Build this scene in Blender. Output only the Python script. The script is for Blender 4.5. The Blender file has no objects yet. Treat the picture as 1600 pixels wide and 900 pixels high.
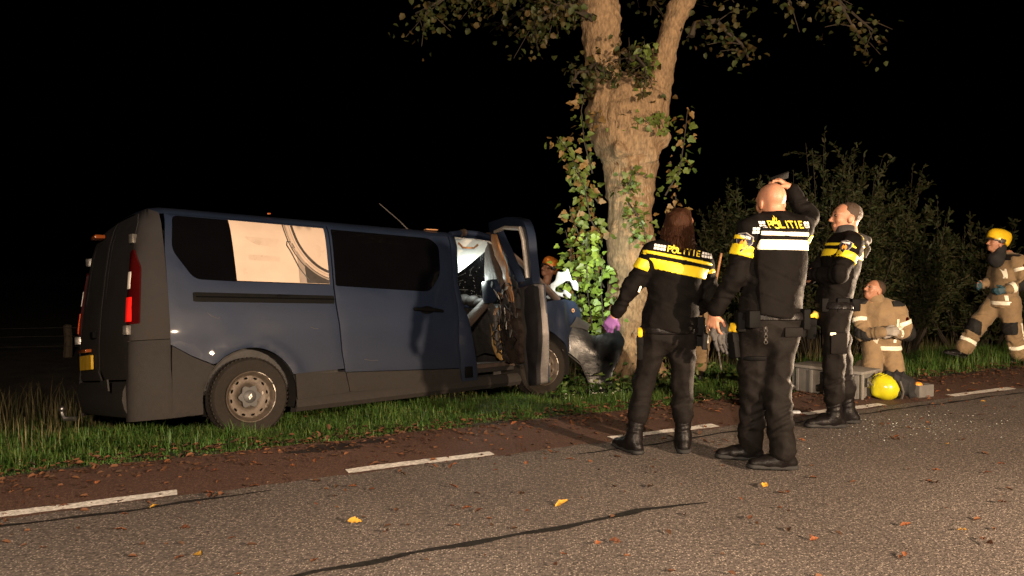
import bpy, bmesh, math, random
import numpy as np
from mathutils import Vector, Matrix, noise as mnoise
from mathutils.geometry import delaunay_2d_cdt
from mathutils.bvhtree import BVHTree

random.seed(7); rng = np.random.default_rng(11)
PI = math.pi
R = math.radians
SC = bpy.context.scene
COL = SC.collection

# ------------------------------------------------------------------ camera
cam = bpy.data.cameras.new('camera'); camo = bpy.data.objects.new('camera', cam); COL.objects.link(camo)
cam.sensor_width = 36.0; cam.lens = 1150.0 / 1600.0 * 36.0
cam.clip_start = 0.05; cam.clip_end = 2000.0
camo.location = (0, 0, 1.36); camo.rotation_euler = (R(90) - math.atan(44 / 1150.0), 0, 0)
SC.camera = camo

# ------------------------------------------------------------------ night sky
w = bpy.data.worlds.new('World'); SC.world = w; w.use_nodes = True
wn = w.node_tree.nodes; wl = w.node_tree.links
bg = wn.get('Background') or wn.new('ShaderNodeBackground')
sky = wn.new('ShaderNodeTexSky'); sky.sky_type = 'NISHITA'; sky.sun_disc = False
sky.sun_elevation = R(-9); sky.sun_rotation = R(200)
wl.new(sky.outputs[0], bg.inputs[0]); bg.inputs[1].default_value = 0.03

# ------------------------------------------------------------------ lamps (vehicle lights behind the photographer, work lamp at the wreck)
def lamp(name, kind, loc, target, power, col, size=.2, angle=None, blend=.6):
    l = bpy.data.lights.new(name, kind); o = bpy.data.objects.new(name, l); COL.objects.link(o)
    o.location = loc; l.energy = power; l.color = col
    if kind == 'AREA': l.size = size
    else: l.shadow_soft_size = size
    if kind == 'SPOT': l.spot_size = R(angle); l.spot_blend = blend
    d = Vector(target) - Vector(loc); o.rotation_euler = d.to_track_quat('-Z', 'Y').to_euler()
    return o
WARM = (1.0, .72, .48)
lamp('headlight_beam_key', 'SPOT', (5.6, -.9, 2.1), (0.2, 8.0, 1.2), 6000, WARM, .10, 105, .5)
lamp('headlight_beam_near', 'SPOT', (-.1, -1.2, 2.2), (0.3, 6.0, .5), 2300, (1.0, .77, .57), .12, 125, .8)
lamp('headlight_beam_side', 'SPOT', (9.6, 9.0, .32), (1.9, 5.1, 2.45), 13000, (1.0, .72, .48), .08, 28, .12)
lamp('work_lamp_wreck', 'SPOT', (1.02, 8.25, 1.30), (1.30, 9.75, 1.40), 105, (.90, 1.0, .90), .05, 120, .6)
lamp('cabin_lamp', 'POINT', (-.52, 8.86, 1.12), (0, 0, 0), 13, (.90, 1.0, .92), .04)

vs = SC.view_settings; vs.view_transform = 'Standard'; vs.look = 'None'; vs.exposure = 0.0; vs.gamma = 1.0
SC.cycles.use_denoising = True
SC.cycles.max_bounces = 6; SC.cycles.diffuse_bounces = 3; SC.cycles.glossy_bounces = 3; SC.cycles.transparent_max_bounces = 8
SC.cycles.sample_clamp_indirect = 4.0; SC.cycles.sample_clamp_direct = 0.0

# ------------------------------------------------------------------ materials
MATS = {}
def M(name, col, rough=.6, metal=0., var=.18, scale=6., bump=0., bscale=60., coat=0., spec=.5, dirt=None, dirtcol=(.10, .075, .05),
      rvar=.1, attr=None, attrcol=None, sheen=0., stretch=None, subs=0., alpha=1., trans=0., detail=4):
    if name in MATS: return MATS[name]
    m = bpy.data.materials.new(name); m.use_nodes = True
    nt = m.node_tree; N = nt.nodes; L = nt.links
    b = N['Principled BSDF']
    tc = N.new('ShaderNodeTexCoord'); vec = tc.outputs['Object']
    if stretch:
        mp = N.new('ShaderNodeMapping'); mp.inputs['Scale'].default_value = stretch
        L.new(vec, mp.inputs['Vector']); vec = mp.outputs[0]
    nz = N.new('ShaderNodeTexNoise'); nz.inputs['Scale'].default_value = scale; nz.inputs['Detail'].default_value = detail
    L.new(vec, nz.inputs['Vector'])
    rp = N.new('ShaderNodeMapRange'); rp.inputs[1].default_value = .3; rp.inputs[2].default_value = .7
    L.new(nz.outputs[0], rp.inputs[0])
    mx = N.new('ShaderNodeMix'); mx.data_type = 'RGBA'
    mx.inputs[6].default_value = (*[c * (1 - var) for c in col], 1); mx.inputs[7].default_value = (*[min(1, c * (1 + var)) for c in col], 1)
    L.new(rp.outputs[0], mx.inputs[0]); cout = mx.outputs[2]
    if attr:
        at = N.new('ShaderNodeAttribute'); at.attribute_name = attr
        m2 = N.new('ShaderNodeMix'); m2.data_type = 'RGBA'; L.new(at.outputs['Fac'], m2.inputs[0])
        L.new(cout, m2.inputs[6]); m2.inputs[7].default_value = (*attrcol, 1); cout = m2.outputs[2]
    rr = N.new('ShaderNodeMapRange'); rr.inputs[3].default_value = max(.02, rough - rvar); rr.inputs[4].default_value = min(1, rough + rvar)
    L.new(rp.outputs[0], rr.inputs[0]); rout = rr.outputs[0]
    if dirt:   # (z where dirt ends, z where dirt is full, amount): road dirt that lies on the lower part of the thing
        z1, z0, amt = dirt
        sx = N.new('ShaderNodeSeparateXYZ'); L.new(tc.outputs['Object'], sx.inputs[0])
        n2 = N.new('ShaderNodeTexNoise'); n2.inputs['Scale'].default_value = 2.2; n2.inputs['Detail'].default_value = 6
        L.new(tc.outputs['Object'], n2.inputs['Vector'])
        ad = N.new('ShaderNodeMath'); ad.operation = 'MULTIPLY_ADD'; L.new(n2.outputs[0], ad.inputs[0]); ad.inputs[1].default_value = -.5
        L.new(sx.outputs[2], ad.inputs[2])
        dr = N.new('ShaderNodeMapRange'); dr.inputs[1].default_value = z1 - .25; dr.inputs[2].default_value = z0 - .25
        dr.inputs[3].default_value = .10 * amt; dr.inputs[4].default_value = amt
        L.new(ad.outputs[0], dr.inputs[0])
        n3 = N.new('ShaderNodeTexNoise'); n3.inputs['Scale'].default_value = 26.; n3.inputs['Detail'].default_value = 5
        L.new(tc.outputs['Object'], n3.inputs['Vector'])
        mm = N.new('ShaderNodeMath'); mm.operation = 'MULTIPLY'; L.new(dr.outputs[0], mm.inputs[0])
        r3 = N.new('ShaderNodeMapRange'); r3.inputs[1].default_value = .3; r3.inputs[2].default_value = .65; r3.inputs[3].default_value = .6
        L.new(n3.outputs[0], r3.inputs[0]); L.new(r3.outputs[0], mm.inputs[1])
        m3 = N.new('ShaderNodeMix'); m3.data_type = 'RGBA'; L.new(mm.outputs[0], m3.inputs[0]); L.new(cout, m3.inputs[6])
        m3.inputs[7].default_value = (*dirtcol, 1); cout = m3.outputs[2]
        m4 = N.new('ShaderNodeMix'); L.new(mm.outputs[0], m4.inputs[0]); L.new(rout, m4.inputs[2]); m4.inputs[3].default_value = .85; rout = m4.outputs[0]
        mc = N.new('ShaderNodeMath'); mc.operation = 'MULTIPLY_ADD'; L.new(mm.outputs[0], mc.inputs[0]); mc.inputs[1].default_value = -coat; mc.inputs[2].default_value = coat
        if coat: L.new(mc.outputs[0], b.inputs['Coat Weight'])
    elif coat: b.inputs['Coat Weight'].default_value = coat
    b.inputs['Coat Roughness'].default_value = .06
    L.new(cout, b.inputs['Base Color']); L.new(rout, b.inputs['Roughness'])
    b.inputs['Metallic'].default_value = metal; b.inputs['Specular IOR Level'].default_value = spec
    if sheen: b.inputs['Sheen Weight'].default_value = sheen
    if subs:
        b.inputs['Subsurface Weight'].default_value = subs; b.inputs['Subsurface Radius'].default_value = (.012, .005, .003); b.inputs['Subsurface Scale'].default_value = .5
    if alpha < 1: b.inputs['Alpha'].default_value = alpha
    if trans: b.inputs['Transmission Weight'].default_value = trans
    if bump:
        bz = N.new('ShaderNodeTexNoise'); bz.inputs['Scale'].default_value = bscale; bz.inputs['Detail'].default_value = 5
        L.new(vec, bz.inputs['Vector'])
        bp = N.new('ShaderNodeBump'); bp.inputs['Strength'].default_value = bump; bp.inputs['Distance'].default_value = .02
        L.new(bz.outputs[0], bp.inputs['Height']); L.new(bp.outputs[0], b.inputs['Normal'])
    MATS[name] = m
    return m

def asphalt(name, dark, light, patch, pebble=(.30, .24, .17)):
    m = bpy.data.materials.new(name); m.use_nodes = True; nt = m.node_tree; N = nt.nodes; L = nt.links; b = N['Principled BSDF']
    tc = N.new('ShaderNodeTexCoord'); V = tc.outputs['Object']
    big = N.new('ShaderNodeTexNoise'); big.inputs['Scale'].default_value = .9; big.inputs['Detail'].default_value = 5; L.new(V, big.inputs['Vector'])
    mid = N.new('ShaderNodeTexNoise'); mid.inputs['Scale'].default_value = 45; mid.inputs['Detail'].default_value = 6; mid.inputs['Roughness'].default_value = .7; L.new(V, mid.inputs['Vector'])
    vo = N.new('ShaderNodeTexVoronoi'); vo.inputs['Scale'].default_value = 92; L.new(V, vo.inputs['Vector'])
    r1 = N.new('ShaderNodeMapRange'); r1.inputs[1].default_value = .32; r1.inputs[2].default_value = .68; L.new(mid.outputs[0], r1.inputs[0])
    mx = N.new('ShaderNodeMix'); mx.data_type = 'RGBA'; mx.inputs[6].default_value = (*dark, 1); mx.inputs[7].default_value = (*light, 1); L.new(r1.outputs[0], mx.inputs[0])
    # single pale pebbles in the binder
    sp = N.new('ShaderNodeSeparateColor'); L.new(vo.outputs['Color'], sp.inputs[0])
    g = N.new('ShaderNodeMath'); g.operation = 'GREATER_THAN'; g.inputs[1].default_value = .72; L.new(sp.outputs[0], g.inputs[0])
    dd = N.new('ShaderNodeMapRange'); dd.inputs[1].default_value = .50; dd.inputs[2].default_value = .30; L.new(vo.outputs['Distance'], dd.inputs[0])
    mu = N.new('ShaderNodeMath'); mu.operation = 'MULTIPLY'; L.new(g.outputs[0], mu.inputs[0]); L.new(dd.outputs[0], mu.inputs[1])
    mu2 = N.new('ShaderNodeMath'); mu2.operation = 'MULTIPLY'; mu2.inputs[1].default_value = .75; L.new(mu.outputs[0], mu2.inputs[0])
    m2 = N.new('ShaderNodeMix'); m2.data_type = 'RGBA'; L.new(mu2.outputs[0], m2.inputs[0]); L.new(mx.outputs[2], m2.inputs[6]); m2.inputs[7].default_value = (*pebble, 1)
    r2 = N.new('ShaderNodeMapRange'); r2.inputs[1].default_value = .35; r2.inputs[2].default_value = .7; r2.inputs[4].default_value = .6; L.new(big.outputs[0], r2.inputs[0])
    m3 = N.new('ShaderNodeMix'); m3.data_type = 'RGBA'; m3.blend_type = 'MULTIPLY'; L.new(r2.outputs[0], m3.inputs[0]); L.new(m2.outputs[2], m3.inputs[6]); m3.inputs[7].default_value = (*patch, 1)
    L.new(m3.outputs[2], b.inputs['Base Color']); b.inputs['Roughness'].default_value = .72; b.inputs['Specular IOR Level'].default_value = .35
    ah = N.new('ShaderNodeMath'); ah.operation = 'MULTIPLY_ADD'; ah.inputs[1].default_value = -.6; L.new(vo.outputs['Distance'], ah.inputs[0]); L.new(mid.outputs[0], ah.inputs[2])
    bp = N.new('ShaderNodeBump'); bp.inputs['Strength'].default_value = .7; bp.inputs['Distance'].default_value = .006; L.new(ah.outputs[0], bp.inputs['Height']); L.new(bp.outputs[0], b.inputs['Normal'])
    MATS[name] = m
    return m

asphalt('asphalt', (.034, .030, .028), (.205, .170, .148), (.62, .61, .61), (.46, .39, .33))
asphalt('red_asphalt', (.055, .031, .023), (.150, .083, .060), (.55, .5, .5), (.22, .13, .09))
M('soil', (.030, .022, .013), .95, var=.4, scale=3, bump=.8, bscale=25)
M('road_paint', (.70, .67, .62), .6, var=.35, scale=45, bump=.3, bscale=90)
M('tar', (.016, .015, .014), .8, spec=.15, var=.3, scale=30, bump=.2)
M('oil_stain', (.018, .012, .009), .6, var=.4, scale=20)
M('grass', (.036, .092, .014), .55, var=.35, scale=2.5, attr='tint', attrcol=(.10, .115, .030), spec=.3)
M('dry_grass', (.15, .12, .05), .7, var=.3, scale=3, attr='tint', attrcol=(.06, .08, .02))
M('litter', (.19, .060, .018), .8, var=.5, scale=40)
M('litter_yellow', (.50, .27, .03), .75, var=.25, scale=40)
M('litter_dark', (.095, .032, .012), .8, var=.4, scale=40)
M('litter_pale', (.42, .27, .14), .75, var=.25, scale=40)
PB = (.0115, .0195, .0420)
M('paint', PB, .50, metal=.0, var=.08, scale=2, coat=.40, spec=.25, dirt=(1.0, .30, .42), dirtcol=(.024, .022, .021))
M('paint_dusty', (.020, .022, .028), .7, metal=.0, var=.25, scale=3, spec=.12, dirt=(2.9, .5, .85), dirtcol=(.034, .027, .020))
M('cladding', (.016, .016, .017), .7, var=.2, scale=5, spec=.14, dirt=(1.2, .25, .85), dirtcol=(.034, .029, .025), bump=.1, bscale=120)
M('black_plastic', (.0045, .0045, .0045), .65, var=.2, bump=.1, bscale=150, spec=.07)
M('grey_plastic', (.030, .028, .027), .6, spec=.2, var=.25, scale=8, bump=.15, bscale=30)
M('bumper_plastic', (.017, .018, .019), .38, var=.45, scale=9, bump=.35, bscale=14)
M('tinted_glass', (.002, .002, .0025), .05, var=.1, rvar=.02, spec=.5)
M('inner_metal', (.12, .11, .105), .5, metal=.4, var=.25, scale=9, bump=.15)
M('steel', (.42, .40, .37), .38, metal=.9, var=.3, scale=14, bump=.1)
M('tyre', (.014, .013, .012), .85, spec=.15, var=.3, scale=10, dirt=(1.6, -.3, .5), dirtcol=(.034, .026, .019), bump=.2, bscale=90)
M('rim', (.085, .066, .050), .55, metal=.3, var=.25, scale=12, bump=.12)
M('hub', (.045, .044, .043), .55, var=.25, scale=14)
M('worn_or_lit_metal', (.72, .66, .58), .4, metal=.5, var=.2, scale=40)  # bare worn metal; on the door window seal its paleness stands for lamplight
M('hole', (.003, .003, .003), .9, spec=.03)
M('red_lens', (.035, .002, .002), .12, var=.15, coat=.6, rvar=.03)
M('amber_lens', (.30, .07, .012), .15, var=.15, coat=.6, rvar=.03)
M('white_lens', (.70, .66, .60), .15, var=.1, coat=.5, rvar=.03)
M('plate_yellow', (.75, .45, .03), .4, var=.1)
M('letter_black', (.01, .01, .01), .5)
M('print_peach', (.53, .415, .325), .35, var=.06, scale=5)
M('print_shade', (.27, .215, .175), .35, var=.15, scale=9)
M('print_dark', (.045, .038, .034), .35, var=.3, scale=6)
M('print_silver', (.47, .365, .285), .3, var=.1)
M('headliner', (.62, .62, .58), .85, var=.08, scale=20, bump=.15, bscale=200)
M('cabin_dark', (.022, .020, .019), .7, var=.3, scale=10, bump=.2)
M('cabin_brown', (.060, .040, .030), .7, var=.35, scale=10, bump=.3, bscale=30)
M('foam', (.62, .37, .12), .8, var=.2, scale=20, bump=.4, bscale=50)
M('trim_tan', (.40, .20, .085), .55, var=.3, scale=14)
M('cracked_glass', (.006, .006, .007), .35, var=.3, scale=20, bump=.5, bscale=60, spec=.25)
M('white_cloth', (.36, .38, .40), .85, var=.08, scale=10, bump=.3, bscale=20)
M('wood_post', (.09, .065, .042), .9, var=.35, scale=10, stretch=(6, 6, 1), bump=.5, bscale=12)
M('wire', (.16, .14, .12), .5, metal=.7)
M('shard', (.42, .46, .44), .08, var=.2, spec=.8, rvar=.03)

# ------------------------------------------------------------------ helpers
def link(o, parent=None):
    COL.objects.link(o)
    if parent is not None: o.parent = parent
    return o
def tag(o, label=None, cat=None, group=None, kind=None):
    if label: o['label'] = label
    if cat: o['category'] = cat
    if group: o['group'] = group
    if kind: o['kind'] = kind
    return o
def empty(name, loc=(0, 0, 0), rot=(0, 0, 0), parent=None):
    o = bpy.data.objects.new(name, None); o.location = loc; o.rotation_euler = rot; o.empty_display_size = .1
    return link(o, parent)
def rawmesh(name, V, F, mat, smooth=True, angle=40):
    me = bpy.data.meshes.new(name); me.from_pydata([tuple(v) for v in V], [], [tuple(int(i) for i in f) for f in F]); me.update()
    if mat is not None: me.materials.append(MATS[mat] if isinstance(mat, str) else mat)
    if smooth:
        me.shade_smooth()
        if angle: me.set_sharp_from_angle(angle=R(angle))
    return me
def fastmesh(name, V, F, mat, smooth=True, tint=None):
    """V (n,3) float array, F (m,k) int array of equal-sided faces"""
    me = bpy.data.meshes.new(name); V = np.asarray(V, np.float32); F = np.asarray(F, np.int32); m, k = F.shape
    me.vertices.add(len(V)); me.vertices.foreach_set('co', V.ravel())
    me.loops.add(m * k); me.loops.foreach_set('vertex_index', F.ravel())
    me.polygons.add(m); me.polygons.foreach_set('loop_start', np.arange(m, dtype=np.int32) * k)
    try: me.polygons.foreach_set('loop_total', np.full(m, k, np.int32))
    except Exception: pass
    me.update(calc_edges=True); me.validate()
    if tint is not None:
        a = me.attributes.new('tint', 'FLOAT', 'POINT'); a.data.foreach_set('value', np.asarray(tint, np.float32))
    if mat is not None: me.materials.append(MATS[mat])
    if smooth: me.shade_smooth()
    return me
def obj(name, me, parent=None):
    return link(bpy.data.objects.new(name, me), parent)

class MB:
    """collects shapes that become ONE mesh"""
    def __init__(s): s.V = []; s.F = []
    def add(s, V, F):
        o = len(s.V); s.V += [Vector(v) for v in V]; s.F += [[i + o for i in f] for f in F]; return s
    def box(s, c, size, rot=None, bev=0., taper=1.):
        x, y, z = [a / 2 for a in size]; b = min(bev, x * .9, y * .9, z * .9)
        bm = bmesh.new(); bmesh.ops.create_cube(bm, size=1)
        for v in bm.verts:
            k = taper if v.co.z > 0 else 1
            v.co = Vector((v.co.x * 2 * x * k, v.co.y * 2 * y * k, v.co.z * 2 * z))
        if b > 0: bmesh.ops.bevel(bm, geom=bm.edges[:], offset=b, segments=2, affect='EDGES', profile=.6)
        m = Matrix.Translation(c) @ (rot.to_4x4() if rot is not None else Matrix())
        bm.verts.index_update(); s.add([m @ v.co for v in bm.verts], [[v.index for v in f.verts] for f in bm.faces]); bm.free(); return s
    def tube(s, path, rad, n=8, cap=True, flat=1., up=None):
        path = [Vector(p) for p in path]; k = len(path)
        rads = rad if isinstance(rad, (list, tuple)) else [rad] * k
        V = []; F = []; prev = None
        for i, p in enumerate(path):
            t = (path[min(i + 1, k - 1)] - path[max(i - 1, 0)]).normalized()
            if prev is None:
                a = Vector(up) if up else (Vector((0, 0, 1)) if abs(t.z) < .9 else Vector((1, 0, 0)))
            else: a = prev
            a = (a - t * a.dot(t)).normalized(); b = t.cross(a); prev = a
            for j in range(n):
                th = 2 * PI * j / n; V.append(p + (a * math.cos(th) * flat + b * math.sin(th)) * rads[i])
        for i in range(k - 1):
            for j in range(n): F.append([i * n + j, i * n + (j + 1) % n, (i + 1) * n + (j + 1) % n, (i + 1) * n + j])
        if cap: F.append(list(range(n))[::-1]); F.append([(k - 1) * n + j for j in range(n)])
        return s.add(V, F)
    def lathe(s, prof, c=(0, 0, 0), axis='y', n=48, close=False):
        """prof: (r, h) pairs; h runs along the axis"""
        V = []; F = []; k = len(prof); c = Vector(c)
        for r, h in prof:
            for j in range(n):
                th = 2 * PI * j / n; a, b = r * math.cos(th), r * math.sin(th)
                V.append(c + (Vector((a, h, b)) if axis == 'y' else Vector((a, b, h)) if axis == 'z' else Vector((h, a, b))))
        for i in range(k if close else k - 1):
            i2 = (i + 1) % k
            for j in range(n): F.append([i * n + j, i * n + (j + 1) % n, i2 * n + (j + 1) % n, i2 * n + j])
        return s.add(V, F)
    def ell(s, c, r, rot=None, n=14, m=9):
        V = []; F = []; c = Vector(c)
        for i in range(1, m):
            ph = PI * i / m
            for j in range(n):
                th = 2 * PI * j / n; p = Vector((r[0] * math.sin(ph) * math.cos(th), r[1] * math.sin(ph) * math.sin(th), r[2] * math.cos(ph)))
                V.append(c + (rot @ p if rot is not None else p))
        t = Vector((0, 0, r[2])); V.append(c + (rot @ t if rot is not None else t)); V.append(c - (rot @ t if rot is not None else t))
        for i in range(m - 2):
            for j in range(n): F.append([i * n + j, (i + 1) * n + j, (i + 1) * n + (j + 1) % n, i * n + (j + 1) % n])
        a = len(V) - 2
        for j in range(n): F.append([a, j, (j + 1) % n]); F.append([a + 1, (m - 2) * n + (j + 1) % n, (m - 2) * n + j])
        return s.add(V, F)
    def prism(s, poly, fr, d0, d1):
        """poly of (u,v) mapped by fr(u,v,d)"""
        n = len(poly); V = [fr(u, v, d0) for u, v in poly] + [fr(u, v, d1) for u, v in poly]
        F = [list(range(n))[::-1], [n + i for i in range(n)]] + [[i, (i + 1) % n, n + (i + 1) % n, n + i] for i in range(n)]
        return s.add(V, F)
    def build(s, name, mat, parent=None, smooth=True, angle=40):
        me = rawmesh(name, s.V, s.F, mat, smooth, angle)
        bm = bmesh.new(); bm.from_mesh(me); bmesh.ops.recalc_face_normals(bm, faces=bm.faces[:]); bm.to_mesh(me); bm.free()
        if smooth and angle: me.set_sharp_from_angle(angle=R(angle))
        return obj(name, me, parent)

def inpoly(P, poly):
    P = np.asarray(P); x, y = P[:, 0], P[:, 1]; c = np.zeros(len(P), bool); n = len(poly)
    for i in range(n):
        x1, y1 = poly[i]; x2, y2 = poly[(i + 1) % n]
        if y1 == y2: continue
        t = ((y1 > y) != (y2 > y)) & (x < (x2 - x1) * (y - y1) / (y2 - y1) + x1); c ^= t
    return c
def resample(poly, step):
    out = []
    for i in range(len(poly)):
        a = np.array(poly[i], float); b = np.array(poly[(i + 1) % len(poly)], float); k = max(1, int(round(np.linalg.norm(b - a) / step)))
        for j in range(k): out.append(tuple(a + (b - a) * j / k))
    return out
def rounded(poly, r, n=4):
    """round the corners of a polygon"""
    out = []; m = len(poly)
    rs = r if isinstance(r, (list, tuple)) else [r] * m
    for i in range(m):
        p = np.array(poly[i], float); a = np.array(poly[i - 1], float); b = np.array(poly[(i + 1) % m], float)
        da = a - p; db = b - p; la, lb = np.linalg.norm(da), np.linalg.norm(db); q = min(rs[i], la * .45, lb * .45)
        if q <= 0: out.append(tuple(p)); continue
        s, e = p + da / la * q, p + db / lb * q
        for k in range(n + 1):
            t = k / n; out.append(tuple((1 - t) ** 2 * s + 2 * t * (1 - t) * p + t * t * e))
    return out
def panel(name, outline, fr, mat, holes=(), step=.06, thick=.02, edge=.004, parent=None, angle=50):
    """curved sheet cut to a 2-D outline with holes; fr(u,v,d) maps to 3-D, d = depth below the skin"""
    loops = [resample(outline, step)] + [resample(h, step) for h in holes]
    pts = []; edges = []
    for lp in loops:
        o = len(pts); pts += lp; edges += [(o + i, o + (i + 1) % len(lp)) for i in range(len(lp))]
    nb = len(pts); B = np.array(pts)
    xs = np.arange(B[:, 0].min() + step / 2, B[:, 0].max(), step); zs = np.arange(B[:, 1].min() + step / 2, B[:, 1].max(), step)
    if len(xs) and len(zs):
        G = np.array([(x, z) for x in xs for z in zs]); ok = inpoly(G, loops[0])
        for h in loops[1:]: ok &= ~inpoly(G, h)
        G = G[ok]
        if len(G):
            d = np.sqrt(((G[:, None, :] - B[None]) ** 2).sum(2)).min(1); G = G[d > step * .55]; pts += [tuple(g) for g in G]
    vo, eo, fo, ov, _, _ = delaunay_2d_cdt([Vector(p) for p in pts], edges, [], 0, 1e-6)
    P = np.array([(v.x, v.y) for v in vo]); T = np.array([list(f) for f in fo]); C = P[T].mean(1)
    ok = inpoly(C, loops[0])
    for h in loops[1:]: ok &= ~inpoly(C, h)
    T = T[ok]
    isb = np.array([any(i < nb for i in o) for o in ov])
    V = [fr(p[0], p[1], edge if b else 0.) for p, b in zip(P, isb)]
    F = [list(t) for t in T]
    cnt = {}
    for t in T:
        for a, b in ((t[0], t[1]), (t[1], t[2]), (t[2], t[0])): cnt[(a, b)] = 1
    ring = [(a, b) for (a, b) in cnt if (b, a) not in cnt]
    mp = {}
    for a, b in ring:
        for q in (a, b):
            if q not in mp: mp[q] = len(V); V.append(fr(P[q][0], P[q][1], thick))
        F.append([b, a, mp[a], mp[b]])
    me = rawmesh(name, V, F, mat, True, angle)
    return obj(name, me, parent)

# ------------------------------------------------------------------ the place: axes along (u) and across (v) the road
DU = Vector((.9002, .4355, 0)); DV = Vector((-.4355, .9002, 0))
RZ = math.atan2(.4355, .9002)
def UV(u, v, z=0.): return DU * u + DV * v + Vector((0, 0, z))
ZV = [-60, -4, -2.2, -1.75, 5.3, 5.5, 5.75, 6.2, 6.6, 7.5, 8.3, 9.3, 10.6, 11.6, 13, 15, 120]
ZZ = [-.3, -.25, -.1, -.03, -.03, -.012, -.02, -.09, -.14, -.23, -.37, -.46, -.62, -.66, -.45, -.35, -.35]
def zg(u, v):
    """height of the verge"""
    v = np.asarray(v, float); u = np.asarray(u, float)
    b = np.interp(v, ZV, ZZ)
    wgt = np.clip((v - 5.4) / .8, 0, 1)
    return b + wgt * (.018 * np.sin(u * 2.1 + v * 1.3) + .014 * np.sin(u * 4.7 - v * 3.1) + .01 * np.sin(u * 9.3 + v * 7.7))

def build_ground():
    us = np.concatenate([np.linspace(-160, -9, 16), np.arange(-8.5, 16.1, .25), np.linspace(17, 220, 18)])
    vs_ = np.concatenate([np.linspace(-140, -6, 10), np.arange(-5, 5.1, 1.), np.arange(5.2, 14, .2), np.linspace(14.5, 220, 16)])
    U, Vv = np.meshgrid(us, vs_, indexing='ij'); Z = zg(U, Vv)
    P = np.stack([U * DU.x + Vv * DV.x, U * DU.y + Vv * DV.y, Z], -1).reshape(-1, 3); n, m = U.shape
    I = np.arange(n * m).reshape(n, m); F = np.stack([I[:-1, :-1], I[1:, :-1], I[1:, 1:], I[:-1, 1:]], -1).reshape(-1, 4)
    tag(obj('ground', fastmesh('ground', P, F, 'soil')), kind='structure')
build_ground()

def ribbon(name, u0, u1, v0, v1, z, mat, parent=None, du=.1, jit=0., seed=0, thick=.0):
    """a strip lying along the road, its two edges a little uneven"""
    r = random.Random(seed); n = max(2, int((u1 - u0) / du) + 1); V = []; F = []
    ph = [r.uniform(0, 9) for _ in range(6)]
    for i in range(n):
        u = u0 + (u1 - u0) * i / (n - 1)
        ja = jit * (.5 * math.sin(u * 7 + ph[0]) + .3 * math.sin(u * 17 + ph[1]) + r.uniform(-.4, .4)); jb = jit * (.5 * math.sin(u * 6 + ph[2]) + .3 * math.sin(u * 19 + ph[3]) + r.uniform(-.4, .4))
        V += [UV(u, v0 + ja, z), UV(u, v1 + jb, z)]
        if i: F.append([2 * i - 2, 2 * i, 2 * i + 1, 2 * i - 1])
    return obj(name, rawmesh(name, V, F, mat, True, None), parent)

road = ribbon('road', -140, 200, -1.7, 5.45, 0., 'asphalt', du=20); tag(road, kind='structure')
strip = ribbon('cycle_strip', -40, 60, 4.60, 5.50, .004, 'red_asphalt', du=.15, jit=.03, seed=3); tag(strip, kind='structure')
for k in range(-4, 13):                                       # one metre of paint, one metre of gap
    u = 1.08 + 2.01 * k
    ribbon('lane_dash', u, u + 1.02, 4.612, 4.712, .008, 'road_paint', road, du=.02, jit=.010, seed=50 + k)
def seam(path, wd, seed):
    r = random.Random(seed); V = []; F = []
    P = []
    for (a, b) in zip(path[:-1], path[1:]):
        k = max(2, int(math.dist(a, b) / .03))
        for j in range(k): P.append((a[0] + (b[0] - a[0]) * j / k, a[1] + (b[1] - a[1]) * j / k))
    n = len(P)
    for i, (u, v) in enumerate(P):
        tp = min(1, i / 12 + .25, (n - i) / 12 + .15); ww = wd * tp * (.5 + .14 * math.sin(i * .41) + r.uniform(-.07, .07)); v2 = v + .012 * math.sin(u * 5.3) + .008 * math.sin(u * 13)
        V += [UV(u, v2 - ww, .008), UV(u, v2 + ww, .008)]
        if i: F.append([2 * i - 2, 2 * i, 2 * i + 1, 2 * i - 1])
    return obj('tar_seam', rawmesh('tar_seam', V, F, 'tar', True, None), road)
seam([(-3.2, 4.40), (-.74, 4.455), (.0, 4.44), (.62, 4.46)], .032, 1)
seam([(-2.5, 3.10), (.3, 3.14), (.6, 3.20), (1.0, 3.22), (1.54, 3.19), (2.1, 3.22), (2.35, 3.25), (2.5, 3.20), (2.78, 3.17)], .042, 2)
seam([(2.6, 4.36), (3.75, 4.40), (4.45, 4.43), (5.5, 4.45), (6.62, 4.44), (8.5, 4.45)], .030, 3)
def blot(name, u, v, ru, rv, z, mat, seed, parent):
    r = random.Random(seed); n = 40; ph = [r.uniform(0, 6) for _ in range(4)]; V = [UV(u, v, z)]; F = []
    for j in range(n):
        t = 2 * PI * j / n; k = 1 + .22 * math.sin(3 * t + ph[0]) + .16 * math.sin(5 * t + ph[1]) + .1 * math.sin(9 * t + ph[2])
        V.append(UV(u + ru * k * math.cos(t), v + rv * k * math.sin(t), z)); F.append([0, 1 + j, 1 + (j + 1) % n])
    return obj(name, rawmesh(name, V, F, mat, True, None), parent)
blot('oil_stain', 1.08, 5.30, .22, .10, .0075, 'oil_stain', 5, strip)
blot('oil_stain', 1.42, 5.36, .14, .06, .0078, 'oil_stain', 6, strip)

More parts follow.
